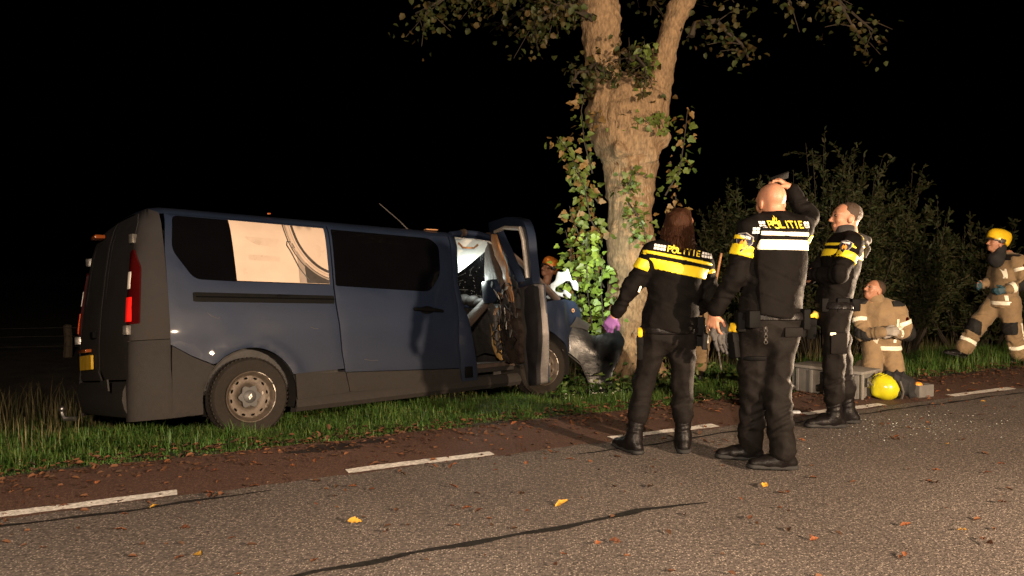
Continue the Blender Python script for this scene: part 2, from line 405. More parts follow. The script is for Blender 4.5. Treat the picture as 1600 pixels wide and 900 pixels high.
# ------------------------------------------------------------------ the crashed van
van = empty('van', (-3.53, 6.27, -.28), (R(-7.5), R(1.3), R(41.5)))
tag(van, 'dark blue passenger van crashed nose first against the roadside tree', 'van')
_z = np.linspace(.1, 2.0, 381)
_y = np.interp(_z, [.1, .2, .4, .55, .7, .85, .95, 1.1, 1.25, 1.45, 1.65, 1.78, 1.86, 1.92, 1.955, 2.0], [.90, .91, .945, .957, .950, .966, .977, .970, .95, .915, .872, .838, .803, .745, .66, .5])
_k = np.exp(-np.linspace(-2, 2, 17) ** 2); _k /= _k.sum(); _y = np.convolve(np.pad(_y, 8, mode='edge'), _k, 'valid')
def YW(x, z):
    y = float(np.interp(z, _z, _y))
    if x < .5: y -= .05 * ((.5 - x) / .5) ** 3
    if x > 4.3: y -= .12 * ((x - 4.3)) ** 2
    for cx in (.95, 4.44):                                     # swelling over the wheel arches
        r = math.hypot(x - cx, z - .38)
        if z > .2: y += .016 * math.exp(-((r - .45) / .055) ** 2)
    return y
def zs(x, z):
    t = min(1., max(0., (z - 1.15) / .6)); return z + .075 * max(0., 1 - x / 3.1) * t * t * (3 - 2 * t)
def side(x, z, d=0.): return Vector((x, -(YW(x, z) - d), zs(x, z)))
def far(x, z, d=0.): return Vector((x, YW(x, z) - d, zs(x, z)))
def xr(z): return float(np.interp(z, [.2, .9, 1.2, 1.465, 1.7, 1.876, 1.95], [.02, .02, .045, .084, .125, .175, .22]))
def arc(cx, cz, r, a0, a1, n=18): return [(cx + r * math.cos(R(a0 + (a1 - a0) * i / n)), cz + r * math.sin(R(a0 + (a1 - a0) * i / n))) for i in range(n + 1)]

qwin = rounded([(.40, 1.872), (1.775, 1.862), (1.742, 1.330), (.84, 1.352), (.52, 1.365), (.362, 1.578)], [.05, .02, .02, .0, .06, .06])
dwin = rounded([(1.845, 1.858), (3.0, 1.848), (3.09, 1.76), (3.035, 1.44), (2.87, 1.262), (1.80, 1.320)], [.02, .06, .05, .08, .08, .02])
# quarter panel
q_out = [(.305, .855), (.305, 1.2), (.31, 1.575), (.345, 1.885), (1.812, 1.885), (1.772, 1.30), (1.775, 1.12), (1.835, .548)] + arc(.95, .385, .408, 22, 133) + [(.638, .672), (.464, .757)]
panel('quarter_panel', q_out, side, 'paint', holes=[qwin], parent=van, step=.05)
qw = panel('quarter_window', [(p[0], p[1]) for p in qwin], lambda x, z, d: side(x, z, .006 + d), 'tinted_glass', parent=van, step=.08, thick=.01, edge=0)
# sliding door
sd = panel('sliding_door', [(1.825, 1.885), (1.785, 1.30), (1.788, 1.12), (1.848, .515), (3.19, .45), (3.185, 1.44), (3.262, 1.885)], side, 'paint', holes=[dwin], parent=van, step=.05)
panel('window_pane', dwin, lambda x, z, d: side(x, z, .006 + d), 'tinted_glass', parent=sd, step=.08, thick=.01, edge=0)
panel('lower_molding', rounded([(1.852, .508), (3.19, .443), (3.20, .285), (1.895, .325)], .01, 2), lambda x, z, d: side(x, z, d - .006), 'cladding', parent=sd, step=.06)
hb = MB(); hb.tube([side(2.63, 1.085, -.012), side(2.72, 1.078, -.045), side(2.88, 1.065, -.045), side(2.985, 1.055, -.012)], [.016, .02, .02, .016], 8)
hb.ell(side(2.80, 1.07, .004), (.095, .012, .045)); hb.build('door_handle', 'black_plastic', sd)
panel('lower_molding', rounded([(1.345, .54), (1.842, .516), (1.888, .325), (1.365, .305)], .01, 2), lambda x, z, d: side(x, z, d - .006), 'cladding', parent=van, step=.06)
# slide rail
ro = panel('slide_rail', rounded([(.495, 1.268), (1.765, 1.230), (1.762, 1.155), (.495, 1.193)], .012, 2), lambda x, z, d: side(x, z, d - .010), 'black_plastic', parent=van, step=.04, thick=.02)
g = MB(); g.tube([side(.52 + .062 * i, 1.232 - .0018 * i, -.012) for i in range(21)], .006, 5); g.build('groove', 'hole', ro)
# rocker and sill step
rk = MB()
for i in range(14):
    a = 1.36 + (4.06 - 1.36) * i / 14; b = 1.36 + (4.06 - 1.36) * (i + 1) / 14
    sec = lambda x: [Vector((x, -.90, .335)), Vector((x, -.93, .30)), Vector((x, -.935, .24)), Vector((x, -.90, .20)), Vector((x, -.80, .19)), Vector((x, -.80, .335))]
    A, B_ = sec(a), sec(b); rk.add(A + B_, [[j, (j + 1) % 6, 6 + (j + 1) % 6, 6 + j] for j in range(6)])
rk.build('sill', 'cladding', van)
# roof and far side in one skin
xsr = [.185, .20, .23, .28, .36, .6, 1., 1.5, 2., 2.5, 3., 3.4, 3.7, 3.85, 3.95]
V = []; F = []; prof = []
zz = [1.885, 1.91, 1.935, 1.955]
half = [(YW(2, z), z) for z in zz] + [(.56, 1.975), (.40, 1.988), (.2, 1.996), (0., 1.998)]
prof = [(-y, z) for y, z in half] + [(y, z) for y, z in half[::-1][1:]] + [(YW(2, z), z) for z in (1.8, 1.65, 1.45, 1.25, 1.1, .95, .8, .6, .4, .25)]
for x in xsr:
    dz = .075 * max(0, (.36 - x) / .18) ** 2.2 + .05 * max(0, (x - 3.4) / .55) ** 2; sy = 1 - .05 * max(0, (.36 - x) / .18) ** 2
    for i, (y, z) in enumerate(prof):
        t = min(1, max(0, (z - 1.80) / .12)); rib = .006 * math.cos(y * 24) if abs(y) < .6 and z > 1.95 and .5 < x < 3.3 else 0
        V.append((x if z > 1.7 else max(x, .12), y * sy, zs(x, z) - dz * t + rib))
n = len(prof)
for i in range(len(xsr) - 1):
    for j in range(n - 1): F.append([i * n + j, i * n + j + 1, (i + 1) * n + j + 1, (i + 1) * n + j])
obj('roof_skin', rawmesh('roof_skin', V, F, 'paint', True, 60), van)
# inner dark lining so that no gap shows through
ln = MB(); ln.box((1.72, 0, 1.12), (2.75, 1.62, 1.42), bev=.05); ln.build('cargo_lining', 'cabin_dark', van)
# rear corner posts
def corner(sgn):
    def f(t, z, d=0.):
        x0 = .305; x1 = xr(z); y0 = YW(.30, z); a = min(1., max(0., t)) * PI / 2
        r = .125
        x = x0 - (x0 - x1 - d) * math.sin(a) ** 1.15; y = y0 - r * (1 - math.cos(a) ** .8 if math.cos(a) > 1e-6 else 1) - d * math.cos(a)
        if t > 1: y -= (t - 1) * .1
        return Vector((x, sgn * y, zs(x, z)))
    return f
cn, cf = corner(-1), corner(1)
cp = panel('rear_corner', [(0, .90), (1., .90), (1., 1.90), (.5, 1.93), (0, 1.885)], lambda t, z, d: cn(t, z, d), 'paint_dusty', parent=van, step=.08, thick=.03, edge=.002)
cp2 = panel('rear_corner', [(0, .90), (1., .90), (1., 1.90), (.5, 1.93), (0, 1.885)], lambda t, z, d: cf(t, z, d), 'paint_dusty', parent=van, step=.12, thick=.03, edge=.002)
# tail lamps
def emit(name, col, st):
    m = bpy.data.materials.new(name); m.use_nodes = True; b = m.node_tree.nodes['Principled BSDF']
    b.inputs['Base Color'].default_value = (*col, 1); b.inputs['Emission Color'].default_value = (*col, 1); b.inputs['Emission Strength'].default_value = st; b.inputs['Roughness'].default_value = .15
    MATS[name] = m
emit('red_lamp_lit', (.75, .014, .010), .35)
emit('amber_lamp_lit', (.80, .10, .015), .12)
for fn, nm in ((cn, 'near'), (cf, 'far')):
    par = empty('tail_light', parent=van)
    panel('housing', rounded([(.58, 1.03), (1.0, 1.03), (1.0, 1.56), (.84, 1.58), (.58, 1.45)], .03), lambda t, z, d: fn(t, z, d - .022), 'red_lens', parent=par, step=.08, thick=.03)
    panel('reverse_lens', rounded([(.84, 1.30), (.985, 1.30), (.985, 1.42), (.84, 1.42)], .01), lambda t, z, d: fn(t, z, d - .028), 'white_lens', parent=par, step=.08, thick=.01)
    panel('brake_lens', rounded([(.76, 1.05), (.995, 1.05), (.995, 1.24), (.76, 1.24)], .01), lambda t, z, d: fn(t, z, d - .028), 'red_lamp_lit' if nm == 'near' else 'amber_lamp_lit', parent=par, step=.08, thick=.01)
    for hz in (1.66, .985):
        b = MB(); p = fn(.93, hz, -.012); b.box(p, (.055, .045, .075), Matrix.Rotation(.5 if nm == 'near' else -.5, 3, 'Z'), bev=.008); b.build('door_hinge', 'steel', van)
# rear doors
def rear(y, z, d=0.): return Vector((xr(z) - .02 * (1 - (y / .85) ** 2) + d, y, zs(.1, z)))
for s in (-1, 1):
    ol = [(s * .012, .60), (s * .835, .60), (s * .835, 1.2), (s * .80, 1.5), (s * .735, 1.80), (s * .66, 1.885), (s * .012, 1.915)]
    wv = rounded([(s * .10, 1.28), (s * .68, 1.28), (s * .62, 1.78), (s * .10, 1.80)], .06)
    rd = panel('rear_door', ol, rear, 'paint_dusty', holes=[wv], parent=van, step=.07, thick=.03)
    panel('rear_window', wv, lambda y, z, d: rear(y, z, d + .006), 'paint_dusty', parent=rd, step=.1, thick=.01, edge=0)
    if s == 1:
        pl = MB(); pl.prism(rounded([(.16, .70), (.66, .70), (.66, .83), (.16, .83)], .015, 2), lambda y, z, d: rear(y, z, -.03 + d), 0, .02); po = pl.build('number_plate', 'plate_yellow', rd)
        hd = MB(); hd.box(rear(.12, 1.0, -.02), (.04, .12, .06), bev=.01); hd.build('door_handle', 'black_plastic', rd)
        lb = MB(); lb.box(rear(.41, .87, -.03), (.05, .30, .03), bev=.008); lb.build('plate_lamp', 'amber_lens', rd)
bl = MB(); bl.box((.085, .30, 1.90), (.09, .16, .035), bev=.012); bo = bl.build('top_brake_light', 'amber_lens', van)
# rear bumper
bp_ = panel('rear_bumper', [(.318, .840), (.466, .748), (.636, .662)] + arc(.95, .385, .408, 137, 190, 8) + [(.548, .27), (.305, .27)], lambda x, z, d: side(x, z, d - .004), 'cladding', parent=van, step=.05, thick=.03)
panel('bumper_corner', [(0., .27), (1., .27), (1., .895), (0, .895)], lambda t, z, d: cn(t, z, d - .006 - .012 * (1 if z < .62 else 0)), 'cladding', parent=bp_, step=.08, thick=.03)
panel('bumper_corner', [(0., .27), (1., .27), (1., .895), (0, .895)], lambda t, z, d: cf(t, z, d - .006 - .012 * (1 if z < .62 else 0)), 'cladding', parent=bp_, step=.15, thick=.03)
panel('bumper_beam', [(-.83, .30), (.83, .30), (.83, .585), (-.83, .585)], lambda y, z, d: rear(y, z, d - .05 + .05 * ((z - .45) / .15) ** 2), 'cladding', parent=bp_, step=.08, thick=.05)
rb = MB(); rb.prism([(-.74, .52), (-.44, .575), (-.30, .70), (-.47, .60), (-.70, .61)], lambda y, z, d: Vector((-.10 + d + .05 * (y + .7), y, z)), 0, .012); rb.build('broken_bumper_flap', 'grey_plastic', bp_)
tb = MB(); tb.tube([(-.05, .62, .26), (-.14, .70, .27), (-.16, .72, .33)], .022); tb.ell((-.16, .72, .36), (.03, .03, .03)); tb.build('tow_ball', 'steel', van)
# wheels
def wheel(x, y, sgn, steer=0., z=.375):
    wr = empty('wheel', (x, y, z), (0, 0, steer), parent=van)
    ro_, wd = .335, .105
    pr = [(.212, -.02), (.215, -wd * .85), (.225, -wd), (.245, -wd * 1.04), (.285, -wd * 1.06), (.312, -wd * .98), (.327, -wd * .82), (.334, -wd * .60)]
    for q in (-.45, -.15, .15, .45): pr += [(.335, wd * (q - .10)), (.327, wd * (q - .07)), (.327, wd * (q + .07)), (.335, wd * (q + .10))]
    pr += [(.334, wd * .65), (.327, wd * .85), (.31, wd), (.27, wd), (.215, wd * .85), (.21, .02)]
    a = MB(); a.lathe([(r, h * sgn * -1 * -1) for r, h in pr], n=56, close=True); ty = a.build('tyre', 'tyre', wr, angle=30)
    # sidewall ribs and tread blocks
    tb_ = MB()
    for k in range(56):
        th = 2 * PI * k / 56; c, s_ = math.cos(th), math.sin(th)
        rot = Matrix.Rotation(-th, 3, 'Y')
        for side_ in (-1, 1): tb_.box((c * .332, side_ * wd * .60, s_ * .332), (.010, .040, .020), rot)
    tb_.build('tread_block', 'tyre', ty, smooth=False)['kind'] = 'stuff'
    def fr(u, v, d):
        r = math.hypot(u, v)
        h = float(np.interp(r, [0, .05, .09, .10, .125, .15, .178, .190, .200, .212], [.030, .030, .038, .052, .060, .062, .060, .075, .098, .106])) - d
        return Vector((u, sgn * h, v))
    holes = []
    for k in range(12):
        th = 2 * PI * (k + .3) / 12; cu, cv = .158 * math.cos(th), .158 * math.sin(th)
        holes.append([(cu + .0185 * math.cos(a_) * -math.sin(th) + .0095 * math.sin(a_) * math.cos(th), cv + .0185 * math.cos(a_) * math.cos(th) + .0095 * math.sin(a_) * math.sin(th)) for a_ in [2 * PI * i / 10 for i in range(10)]])
    rm = panel('rim', [(.212 * math.cos(t), .212 * math.sin(t)) for t in [2 * PI * i / 60 for i in range(60)]], fr, 'rim', holes=holes, step=.012, thick=.012, edge=.001, parent=wr, angle=35)
    dk = MB(); dk.lathe([(0.001, sgn * .015), (.20, sgn * .015)], n=32); dk.build('brake_backing', 'hole', wr)
    lp = MB(); lp.lathe([(.205, sgn * .100), (.209, sgn * .110), (.216, sgn * .112), (.219, sgn * .104)], n=60); lp.build('rim_lip', 'rim', rm)
    hubp = [(.088 + .012 * math.cos(6 * t), t) for t in [2 * PI * i / 48 for i in range(48)]]
    h_ = MB(); h_.prism([(r * math.cos(t), r * math.sin(t)) for r, t in hubp], lambda u, v, d: Vector((u, sgn * (.072 - d), v)), 0, .03); h_.lathe([(.002, sgn * .080), (.045, sgn * .080), (.055, sgn * .073)], n=32)
    ho = h_.build('hub_cap', 'hub', rm)
    dm = MB()
    for s2 in (-1, 1):                                         # lozenge emblem with an open centre
        dm.prism([(s2 * .000, .030), (s2 * .017, .0), (s2 * 0, -.030), (s2 * 0, -.014), (s2 * .0075, 0), (s2 * 0, .014)], lambda u, v, d: Vector((u * .9 + v * .25, sgn * (.086 - d), v * .85)), 0, .008)
    dm.build('emblem', 'worn_or_lit_metal', ho)
    sc_ = MB()
    for a0, a1, rr_ in ((.1, .42, .212), (.5, .75, .213), (-.55, -.28, .211), (.9, 1.25, .213)):
        pts = [(rr_ + .002 * math.sin(i * 2.3)) for i in range(8)]
        sc_.tube([(p * math.cos(a0 + (a1 - a0) * i / 7), sgn * .111, p * math.sin(a0 + (a1 - a0) * i / 7)) for i, p in enumerate(pts)], [.002] + [.004] * 6 + [.002], 5)
    sc_.tube([(.112, sgn * .066, .005), (.114, sgn * .067, .02), (.115, sgn * .066, .035)], [.005, .011, .004], 6)
    sc_.build('kerb_scrape', 'worn_or_lit_metal', rm)['kind'] = 'stuff'
    return wr
wheel(.95, -.835, -1); wheel(4.43, -.835, -1, R(-6)); wheel(.95, .83, 1); wheel(4.43, .83, 1)
for cx in (.95, 4.44):
    for s in (-1, 1):
        a = MB(); a.add([], [])
        n = 20; V = []; F = []
        for i in range(n + 1):
            th = R(-20 + 220 * i / n); V += [(cx + .402 * math.cos(th), s * .945, .385 + .402 * math.sin(th)), (cx + .395 * math.cos(th), s * .58, .385 + .395 * math.sin(th))]
            if i: F.append([2 * i - 2, 2 * i, 2 * i + 1, 2 * i - 1])
        obj('arch_liner', rawmesh('arch_liner', V, F, 'cladding'), van)
ub = MB(); ub.box((2.6, 0, .33), (4.6, 1.2, .18), bev=.03); ub.build('underbody', 'cabin_dark', van)
ax = MB(); ax.tube([(.95, -.72, .34), (.95, .72, .34)], .04, 10); ax.build('rear_axle', 'cabin_dark', van)
# window sticker
st_out = [(.868, 1.868), (1.772, 1.861), (1.738, 1.336), (.873, 1.357)]
stk = panel('window_sticker', st_out, lambda x, z, d: side(x, z, .0015 + d), 'print_peach', parent=qw, step=.05, thick=.003, edge=0)
def on_sticker(name, poly, mat, lift, step=.03):
    panel(name, poly, lambda x, z, d: side(x, z, .0015 - lift + d), mat, parent=qw, step=step, thick=.0012 + lift * .5, edge=0)
def st_frame(a, b):        # a across 0..1, b up 0..1
    xl = .873 + (.868 - .873) * b; x2 = 1.738 + (1.772 - 1.738) * b; x = xl + (x2 - xl) * a
    zl = 1.357 + (1.868 - 1.357) * b; z2 = 1.336 + (1.861 - 1.336) * b
    return (x, zl + (z2 - zl) * a)
def arcband(r0, r1, n=26):
    cx, cy, asp = 1.13, 1.02, 1.72
    inner, outer = [], []
    for i in range(n + 1):
        th = R(180 + 90 * i / n)
        for r, lst in ((r0, inner), (r1, outer)):
            a, b = cx + r * math.cos(th), cy + r * asp * math.sin(th); lst.append((a, b))
    pts = outer + inner[::-1]
    return pts
def clip(poly, lo=.004, hi=.996):
    for ax_, lim, sg in ((0, lo, 1), (0, hi, -1), (1, lo, 1), (1, hi, -1)):
        out = []
        for i in range(len(poly)):
            p, q = poly[i - 1], poly[i]; ip, iq = (p[ax_] - lim) * sg >= 0, (q[ax_] - lim) * sg >= 0
            if ip != iq:
                t = (lim - p[ax_]) / (q[ax_] - p[ax_]); out.append((p[0] + t * (q[0] - p[0]), p[1] + t * (q[1] - p[1])))
            if iq: out.append(q)
        poly = out
    return poly
on_sticker('printed_shadow', [st_frame(*p) for p in [(.66, .004), (.996, .004), (.996, .22), (.90, .30), (.80, .44), (.71, .60), (.655, .52), (.66, .25)]], 'print_shade', .0030)
on_sticker('printed_shadow', [st_frame(*p) for p in [(.74, .004), (.996, .004), (.996, .20), (.90, .27), (.81, .39), (.76, .42), (.73, .25)]], 'print_dark', .0042)
for r0, r1, mt, lf in ((.558, .572, 'print_shade', .0052), (.505, .550, 'print_silver', .0052), (.478, .502, 'print_dark', .0056), (.580, .590, 'print_dark', .0052), (.522, .527, 'print_shade', .0062)):
    pl = clip(arcband(r0, r1))
    if len(pl) > 3: on_sticker('printed_ring', [st_frame(*p) for p in pl], mt, lf, .02)
on_sticker('printed_blur', rounded([st_frame(*p) for p in [(.11, .72), (.50, .72), (.42, .57), (.22, .59)]], .04), 'print_silver', .001)
on_sticker('printed_blur', rounded([st_frame(*p) for p in [(.14, .33), (.47, .33), (.47, .42), (.14, .42)]], .03), 'print_silver', .001)
cb = MB(); cp_ = [st_frame(*p) for p in [(.60, .68), (.565, .69), (.555, .62), (.59, .52), (.63, .38), (.67, .24), (.73, .12), (.78, .03)]]
cb.tube([side(x, z, -.001) for x, z in cp_], .006, 6, flat=1); cb.build('printed_cable', 'letter_black', qw)
cb = MB(); cb.prism([st_frame(*p) for p in [(.60, .66), (.65, .66), (.66, .585), (.615, .575)]], lambda x, z, d: side(x, z, -.002 + d), 0, .002); cb.build('printed_plug', 'letter_black', qw)
cb = MB(); cb.tube([side(*st_frame(*p), -.0015) for p in [(.605, .66), (.595, .73), (.635, .73), (.645, .66)]], .004, 6); cb.build('printed_clip', 'print_shade', qw)
for (xa, za, xb, zb) in ((.60, 1.10, .66, 1.06), (.66, 1.06, .70, 1.055), (2.05, .62, 2.2, .60), (1.5, .95, 1.58, .93)):
    b = MB(); b.tube([side(xa, za, -.0005), side((xa + xb) / 2, (za + zb) / 2 - .008, -.0005), side(xb, zb, -.0005)], .0022, 4); b.build('scratch', 'inner_metal', van)
# reflections of the road come from the paint itself; small roof fittings
ae = MB(); ae.tube([(2.99, -.45, 1.985), (2.84, -.48, 2.09), (2.58, -.52, 2.25)], [.007, .005, .0035], 6); ae.ell((2.99, -.45, 1.985), (.05, .03, .02)); ae.build('aerial', 'inner_metal', van)
sm = MB(); sm.box((1.30, -.66, 2.030), (.03, .02, .014), bev=.004); sm.build('roof_marker', 'amber_lens', van)
sm = MB(); sm.box((3.16, -.62, 1.978), (.16, .05, .012), bev=.004); sm.build('roof_clip', 'trim_tan', van)

# ---- the broken front: pillars, cabin, bonnet
def wob(p, a, f=5.):
    q = Vector(p) * f
    return Vector(p) + Vector((mnoise.noise(q), mnoise.noise(q + Vector((9, 0, 0))), mnoise.noise(q + Vector((0, 17, 0))))) * a
bpl = panel('door_pillar', [(3.275, 1.905), (3.198, 1.44), (3.200, 1.0), (3.205, .45), (3.225, .29), (3.44, .29), (3.40, .55), (3.33, .92), (3.27, 1.10), (3.255, 1.40), (3.365, 1.905)],
      lambda x, z, d: wob(side(x, z, d - .02 * math.exp(-((z - .8) / .3) ** 2) * min(1, max(0, (x - 3.2) / .1))), .012, 6), 'paint', parent=van, step=.035, thick=.07)
lt = MB(); lt.box(side(3.30, .40, -.005), (.10, .02, .12), bev=.006); lt.build('latch_plate', 'black_plastic', bpl)
ir = MB(); ir.box((3.42, -.66, .68), (.10, .34, .30), bev=.04); ir.build('seat_base', 'cabin_dark', van)
# cabin roof lining, bent roof edge, floor, dashboard
hl = MB(); V = []; F = []
nx, ny = 8, 9
for i in range(nx):
    for j in range(ny):
        x = 3.30 + .68 * i / (nx - 1); y = -.70 + 1.4 * j / (ny - 1)
        V.append((x, y, 1.90 - .30 * min(1., (y + .7) / .75) ** .9 - .05 * max(0, (x - 3.6) / .4) ** 2 + .012 * math.sin(5 * x + 3 * y)))
        if i and j: F.append([(i - 1) * ny + j - 1, i * ny + j - 1, i * ny + j, (i - 1) * ny + j])
obj('headliner', rawmesh('headliner', V, F, 'headliner'), van)
rr_ = MB(); rr_.tube([(3.32, -.755, 1.915), (3.50, -.75, 1.945), (3.72, -.745, 1.94), (3.90, -.74, 1.91), (4.0, -.75, 1.85)], [.035, .036, .036, .036, .034], 10, flat=.9); rr_.build('roof_rail', 'paint', van)
rr_ = MB(); rr_.tube([(3.36, -.735, 1.875), (3.6, -.73, 1.895), (3.88, -.72, 1.865), (4.0, -.73, 1.80)], [.012] * 4, 8); rr_.build('door_seal', 'headliner', van)
rr_ = MB(); rr_.tube([(3.46, -.765, 1.93), (3.52, -.757, 1.945)], [.042, .042], 10); rr_.build('roof_tape', 'cabin_brown', van)
gh = MB(); gh.tube([(3.50, -.66, 1.84), (3.56, -.655, 1.79), (3.72, -.655, 1.79), (3.78, -.66, 1.83)], .012, 8); gh.build('grab_handle', 'trim_tan', van)
fl = MB(); fl.box((3.75, 0, .44), (1.15, 1.72, .06), bev=.02); fl.build('cabin_floor', 'cabin_brown', van)
st2 = MB(); st2.box((3.66, -.80, .40), (.66, .20, .05), bev=.01); st2.build('door_step', 'cladding', van)
ds = MB(); V = []; F = []
pr = [(4.35, .55), (4.22, .80), (4.16, 1.02), (4.24, 1.14), (4.45, 1.17), (4.80, 1.16)]
for j in range(13):
    y = -.84 + 1.68 * j / 12
    for (x, z) in pr: V.append(wob((x - .10 * math.exp(-((y + .3) / .35) ** 2), y, z), .05, 4))
    if j:
        for i in range(5): F.append([(j - 1) * 6 + i, j * 6 + i, j * 6 + i + 1, (j - 1) * 6 + i + 1])
obj('dashboard', rawmesh('dashboard', V, F, 'cabin_dark'), van)
bx_ = MB(); bx_.tube([(3.52, -.50, .82), (3.74, -.52, 1.00), (3.98, -.55, 1.20), (4.15, -.58, 1.28)], [.11, .10, .085, .06], 10, flat=.6); bx_.build('displaced_seat_back', 'cabin_brown', van)
ab = MB()
for k in range(5): ab.ell(wob((4.05, -.3 + .18 * k, 1.18 + .03 * k), .06, 3), (.08, .11, .07))
ab.build('burst_airbag', 'grey_plastic', van)
# cracked windscreen
def ws(a, b, d=0.):
    y = -.74 + 1.48 * a; bow = .08 * (1 - (2 * a - 1) ** 2)
    return wob((3.97 + (4.80 - 3.97) * (1 - b) + bow - d * .6, y * (1 + .12 * (1 - b)), 1.885 - .72 * (1 - b) - d * .7), .03, 4)
wsc = panel('windscreen', [(.02, .0), (.98, 0), (.98, 1), (.02, 1)], ws, 'cracked_glass', parent=van, step=.07, thick=.008, edge=0)
ck = MB(); rc = random.Random(4)
for k in range(60):
    a, b = rc.uniform(.05, .9), rc.uniform(.05, .95); th = rc.gauss(-.5, .5); ln_ = rc.uniform(.02, .12)
    ck.tube([ws(a, b, .012), ws(min(.98, a + ln_ * math.cos(th)), min(.98, max(.02, b + ln_ * math.sin(th))), .012)], .0009, 4)
for k in range(110):
    a, b = rc.uniform(.05, .95), rc.uniform(.05, .95); q = ws(a, b, .014); ck.box(q, (.005, .004, .004), Matrix.Rotation(rc.uniform(0, 3), 3, 'X'))
ck.build('crack_line', 'shard', wsc)['kind'] = 'stuff'
for s in (-1, 1):
    ap = MB(); ap.tube([(3.95, s * .745, 1.885), (4.25, s * .79, 1.66), (4.55, s * .83, 1.40), (4.80, s * .86, 1.16)], [.045, .042, .045, .06], 10, flat=.7); ap.build('windscreen_pillar', 'paint' if s > 0 else 'cabin_brown', van)
# far door with its own window
panel('far_front_door', [(3.25, .45), (4.0, .45), (4.12, 1.15), (3.98, 1.86), (3.3, 1.88)], lambda x, z, d: far(x, z, d - .004), 'paint', parent=van, holes=[rounded([(3.36, 1.25), (4.02, 1.25), (3.92, 1.80), (3.36, 1.82)], .05)], step=.1, thick=.05)
# bonnet and nose folded round the tree
V = []; F = []; nx, ny = 12, 17
for i in range(nx):
    for j in range(ny):
        a = i / (nx - 1); y = -.84 + 1.68 * j / (ny - 1)
        x = 4.78 + .56 * a - .16 * math.exp(-((y + .25) / .3) ** 2) * a; z = 1.17 - .16 * a + .14 * math.sin(PI * min(1, a * 1.5)) * (1 - abs(y) / 1.2) - (.3 * max(0, a - .75) / .25 if a > .75 else 0)
        V.append(wob((x, y * (1 - .1 * a), z), .07, 5))
        if i and j: F.append([(i - 1) * ny + j - 1, i * ny + j - 1, i * ny + j, (i - 1) * ny + j])
obj('bonnet', rawmesh('bonnet', V, F, 'paint', True, 25), van)
en = MB(); en.box((4.85, 0, .72), (.7, 1.3, .55), bev=.05)
for k in range(14): en.box(wob((5.15, -.7 + .1 * k, .62 + .2 * rc.random()), .12, 7), (rc.uniform(.06, .2), rc.uniform(.06, .2), rc.uniform(.06, .25)), Matrix.Rotation(rc.uniform(-1, 1), 3, 'Y'), bev=.01)
en.build('engine_wreck', 'cabin_dark', van)
fd = panel('front_wing', [(4.13, .62)] + arc(4.44, .385, .412, 148, 12, 14) + [(4.93, .56), (5.14, .80), (5.16, .98), (5.04, 1.11), (4.86, 1.16), (4.72, 1.15), (4.16, 1.12)],
      lambda x, z, d: wob(side(x, z, d - .03 * math.exp(-((x - 4.78) / .06) ** 2) - .06 * max(0, x - 4.8)), .03, 5), 'paint', parent=van, step=.05, thick=.02)
hg = MB(); hg.lathe([(.012, 0), (.02, .004), (.026, 0)], side(4.97, 1.02, -.03), 'y', 16); hg.build('grommet', 'trim_tan', fd)

# ---- the torn open front door
th_ = R(68); D2 = Vector((-math.cos(th_), -math.sin(th_), 0)); N2 = Vector((-math.sin(th_), math.cos(th_), 0)); H2 = Vector((3.95, -.95, 0)) + N2 * .10
def dfr(s, z, d=0.):
    if s > .5: s = .5 + (s - .5) * .86
    bend = .05 * max(0, z - 1.3) ** 2
    return H2 + D2 * s - N2 * (d + bend) + Vector((0, 0, z))
M('door_trim', (.030, .021, .016), .28, var=.4, scale=12, bump=.25, bscale=18)
M('door_rim', (.017, .016, .017), .6, var=.3, scale=8, spec=.12, bump=.15, bscale=30)
fdoor = empty('front_door', parent=van)
tag(fdoor, 'torn open front passenger door')
panel('window_frame', rounded([(-.40, 2.12), (.27, 2.065), (.86, 1.935), (1.01, 1.77), (1.085, 1.25), (.10, 1.25), (-.02, 1.34)], [.03, .1, .12, .12, .02, .02, .02]), dfr, 'paint', parent=fdoor,
      holes=[rounded([(-.10, 1.985), (.26, 1.965), (.82, 1.865), (.92, 1.72), (1.0, 1.31), (.60, 1.30), (.24, 1.68)], [.05, .05, .1, .08, .02, .03, .02])], step=.05, thick=.09)
fr_ = MB(); fr_.tube([dfr(*p) for p in [(-.08, 1.955, -.01), (.26, 1.945, -.01), (.80, 1.85, -.01), (.90, 1.71, -.01), (.965, 1.32, -.01)]], [.022, .022, .024, .024, .022], 8); fr_.build('lit_window_seal', 'worn_or_lit_metal', fdoor)  # seal given a pale metal colour, painting in the light on the inner frame
panel('door_shell', rounded([(-.10, .47), (-.11, 1.27), (.10, 1.26), (1.08, 1.25), (1.10, .75), (1.0, .25), (.60, .235), (.52, .42)], .03), lambda s, z, d: wob(dfr(s, z, d + .02), .012, 5), 'inner_metal', parent=fdoor, step=.06, thick=.11)
panel('door_skin', rounded([(-.10, .47), (-.11, 1.27), (1.08, 1.25), (1.10, .75), (1.0, .25), (.60, .235), (.52, .42)], .03), lambda s, z, d: dfr(s, z, .14 - d), 'paint', parent=fdoor, step=.08, thick=.02)
panel('door_edge', rounded([(.88, 1.20), (1.02, 1.24), (1.09, 1.22), (1.11, .75), (1.01, .24), (.80, .23), (.84, .40), (.81, .60), (.88, .80), (.85, 1.0)], .03), lambda s, z, d: wob(dfr(s, z, d - .035 + .03 * ((s - .85) / .2) ** 2), .010, 7), 'door_rim', parent=fdoor, step=.04, thick=.05)
panel('trim_panel', rounded([(.10, 1.06), (.62, 1.03), (.66, .60), (.58, .44), (.10, .47), (.02, .7)], .06), lambda s, z, d: wob(dfr(s, z, d - .045 - .05 * math.sin(PI * (s - .0) / .66) * math.sin(PI * (z - .44) / .62)), .03, 5), 'door_trim', parent=fdoor, step=.04, thick=.05)
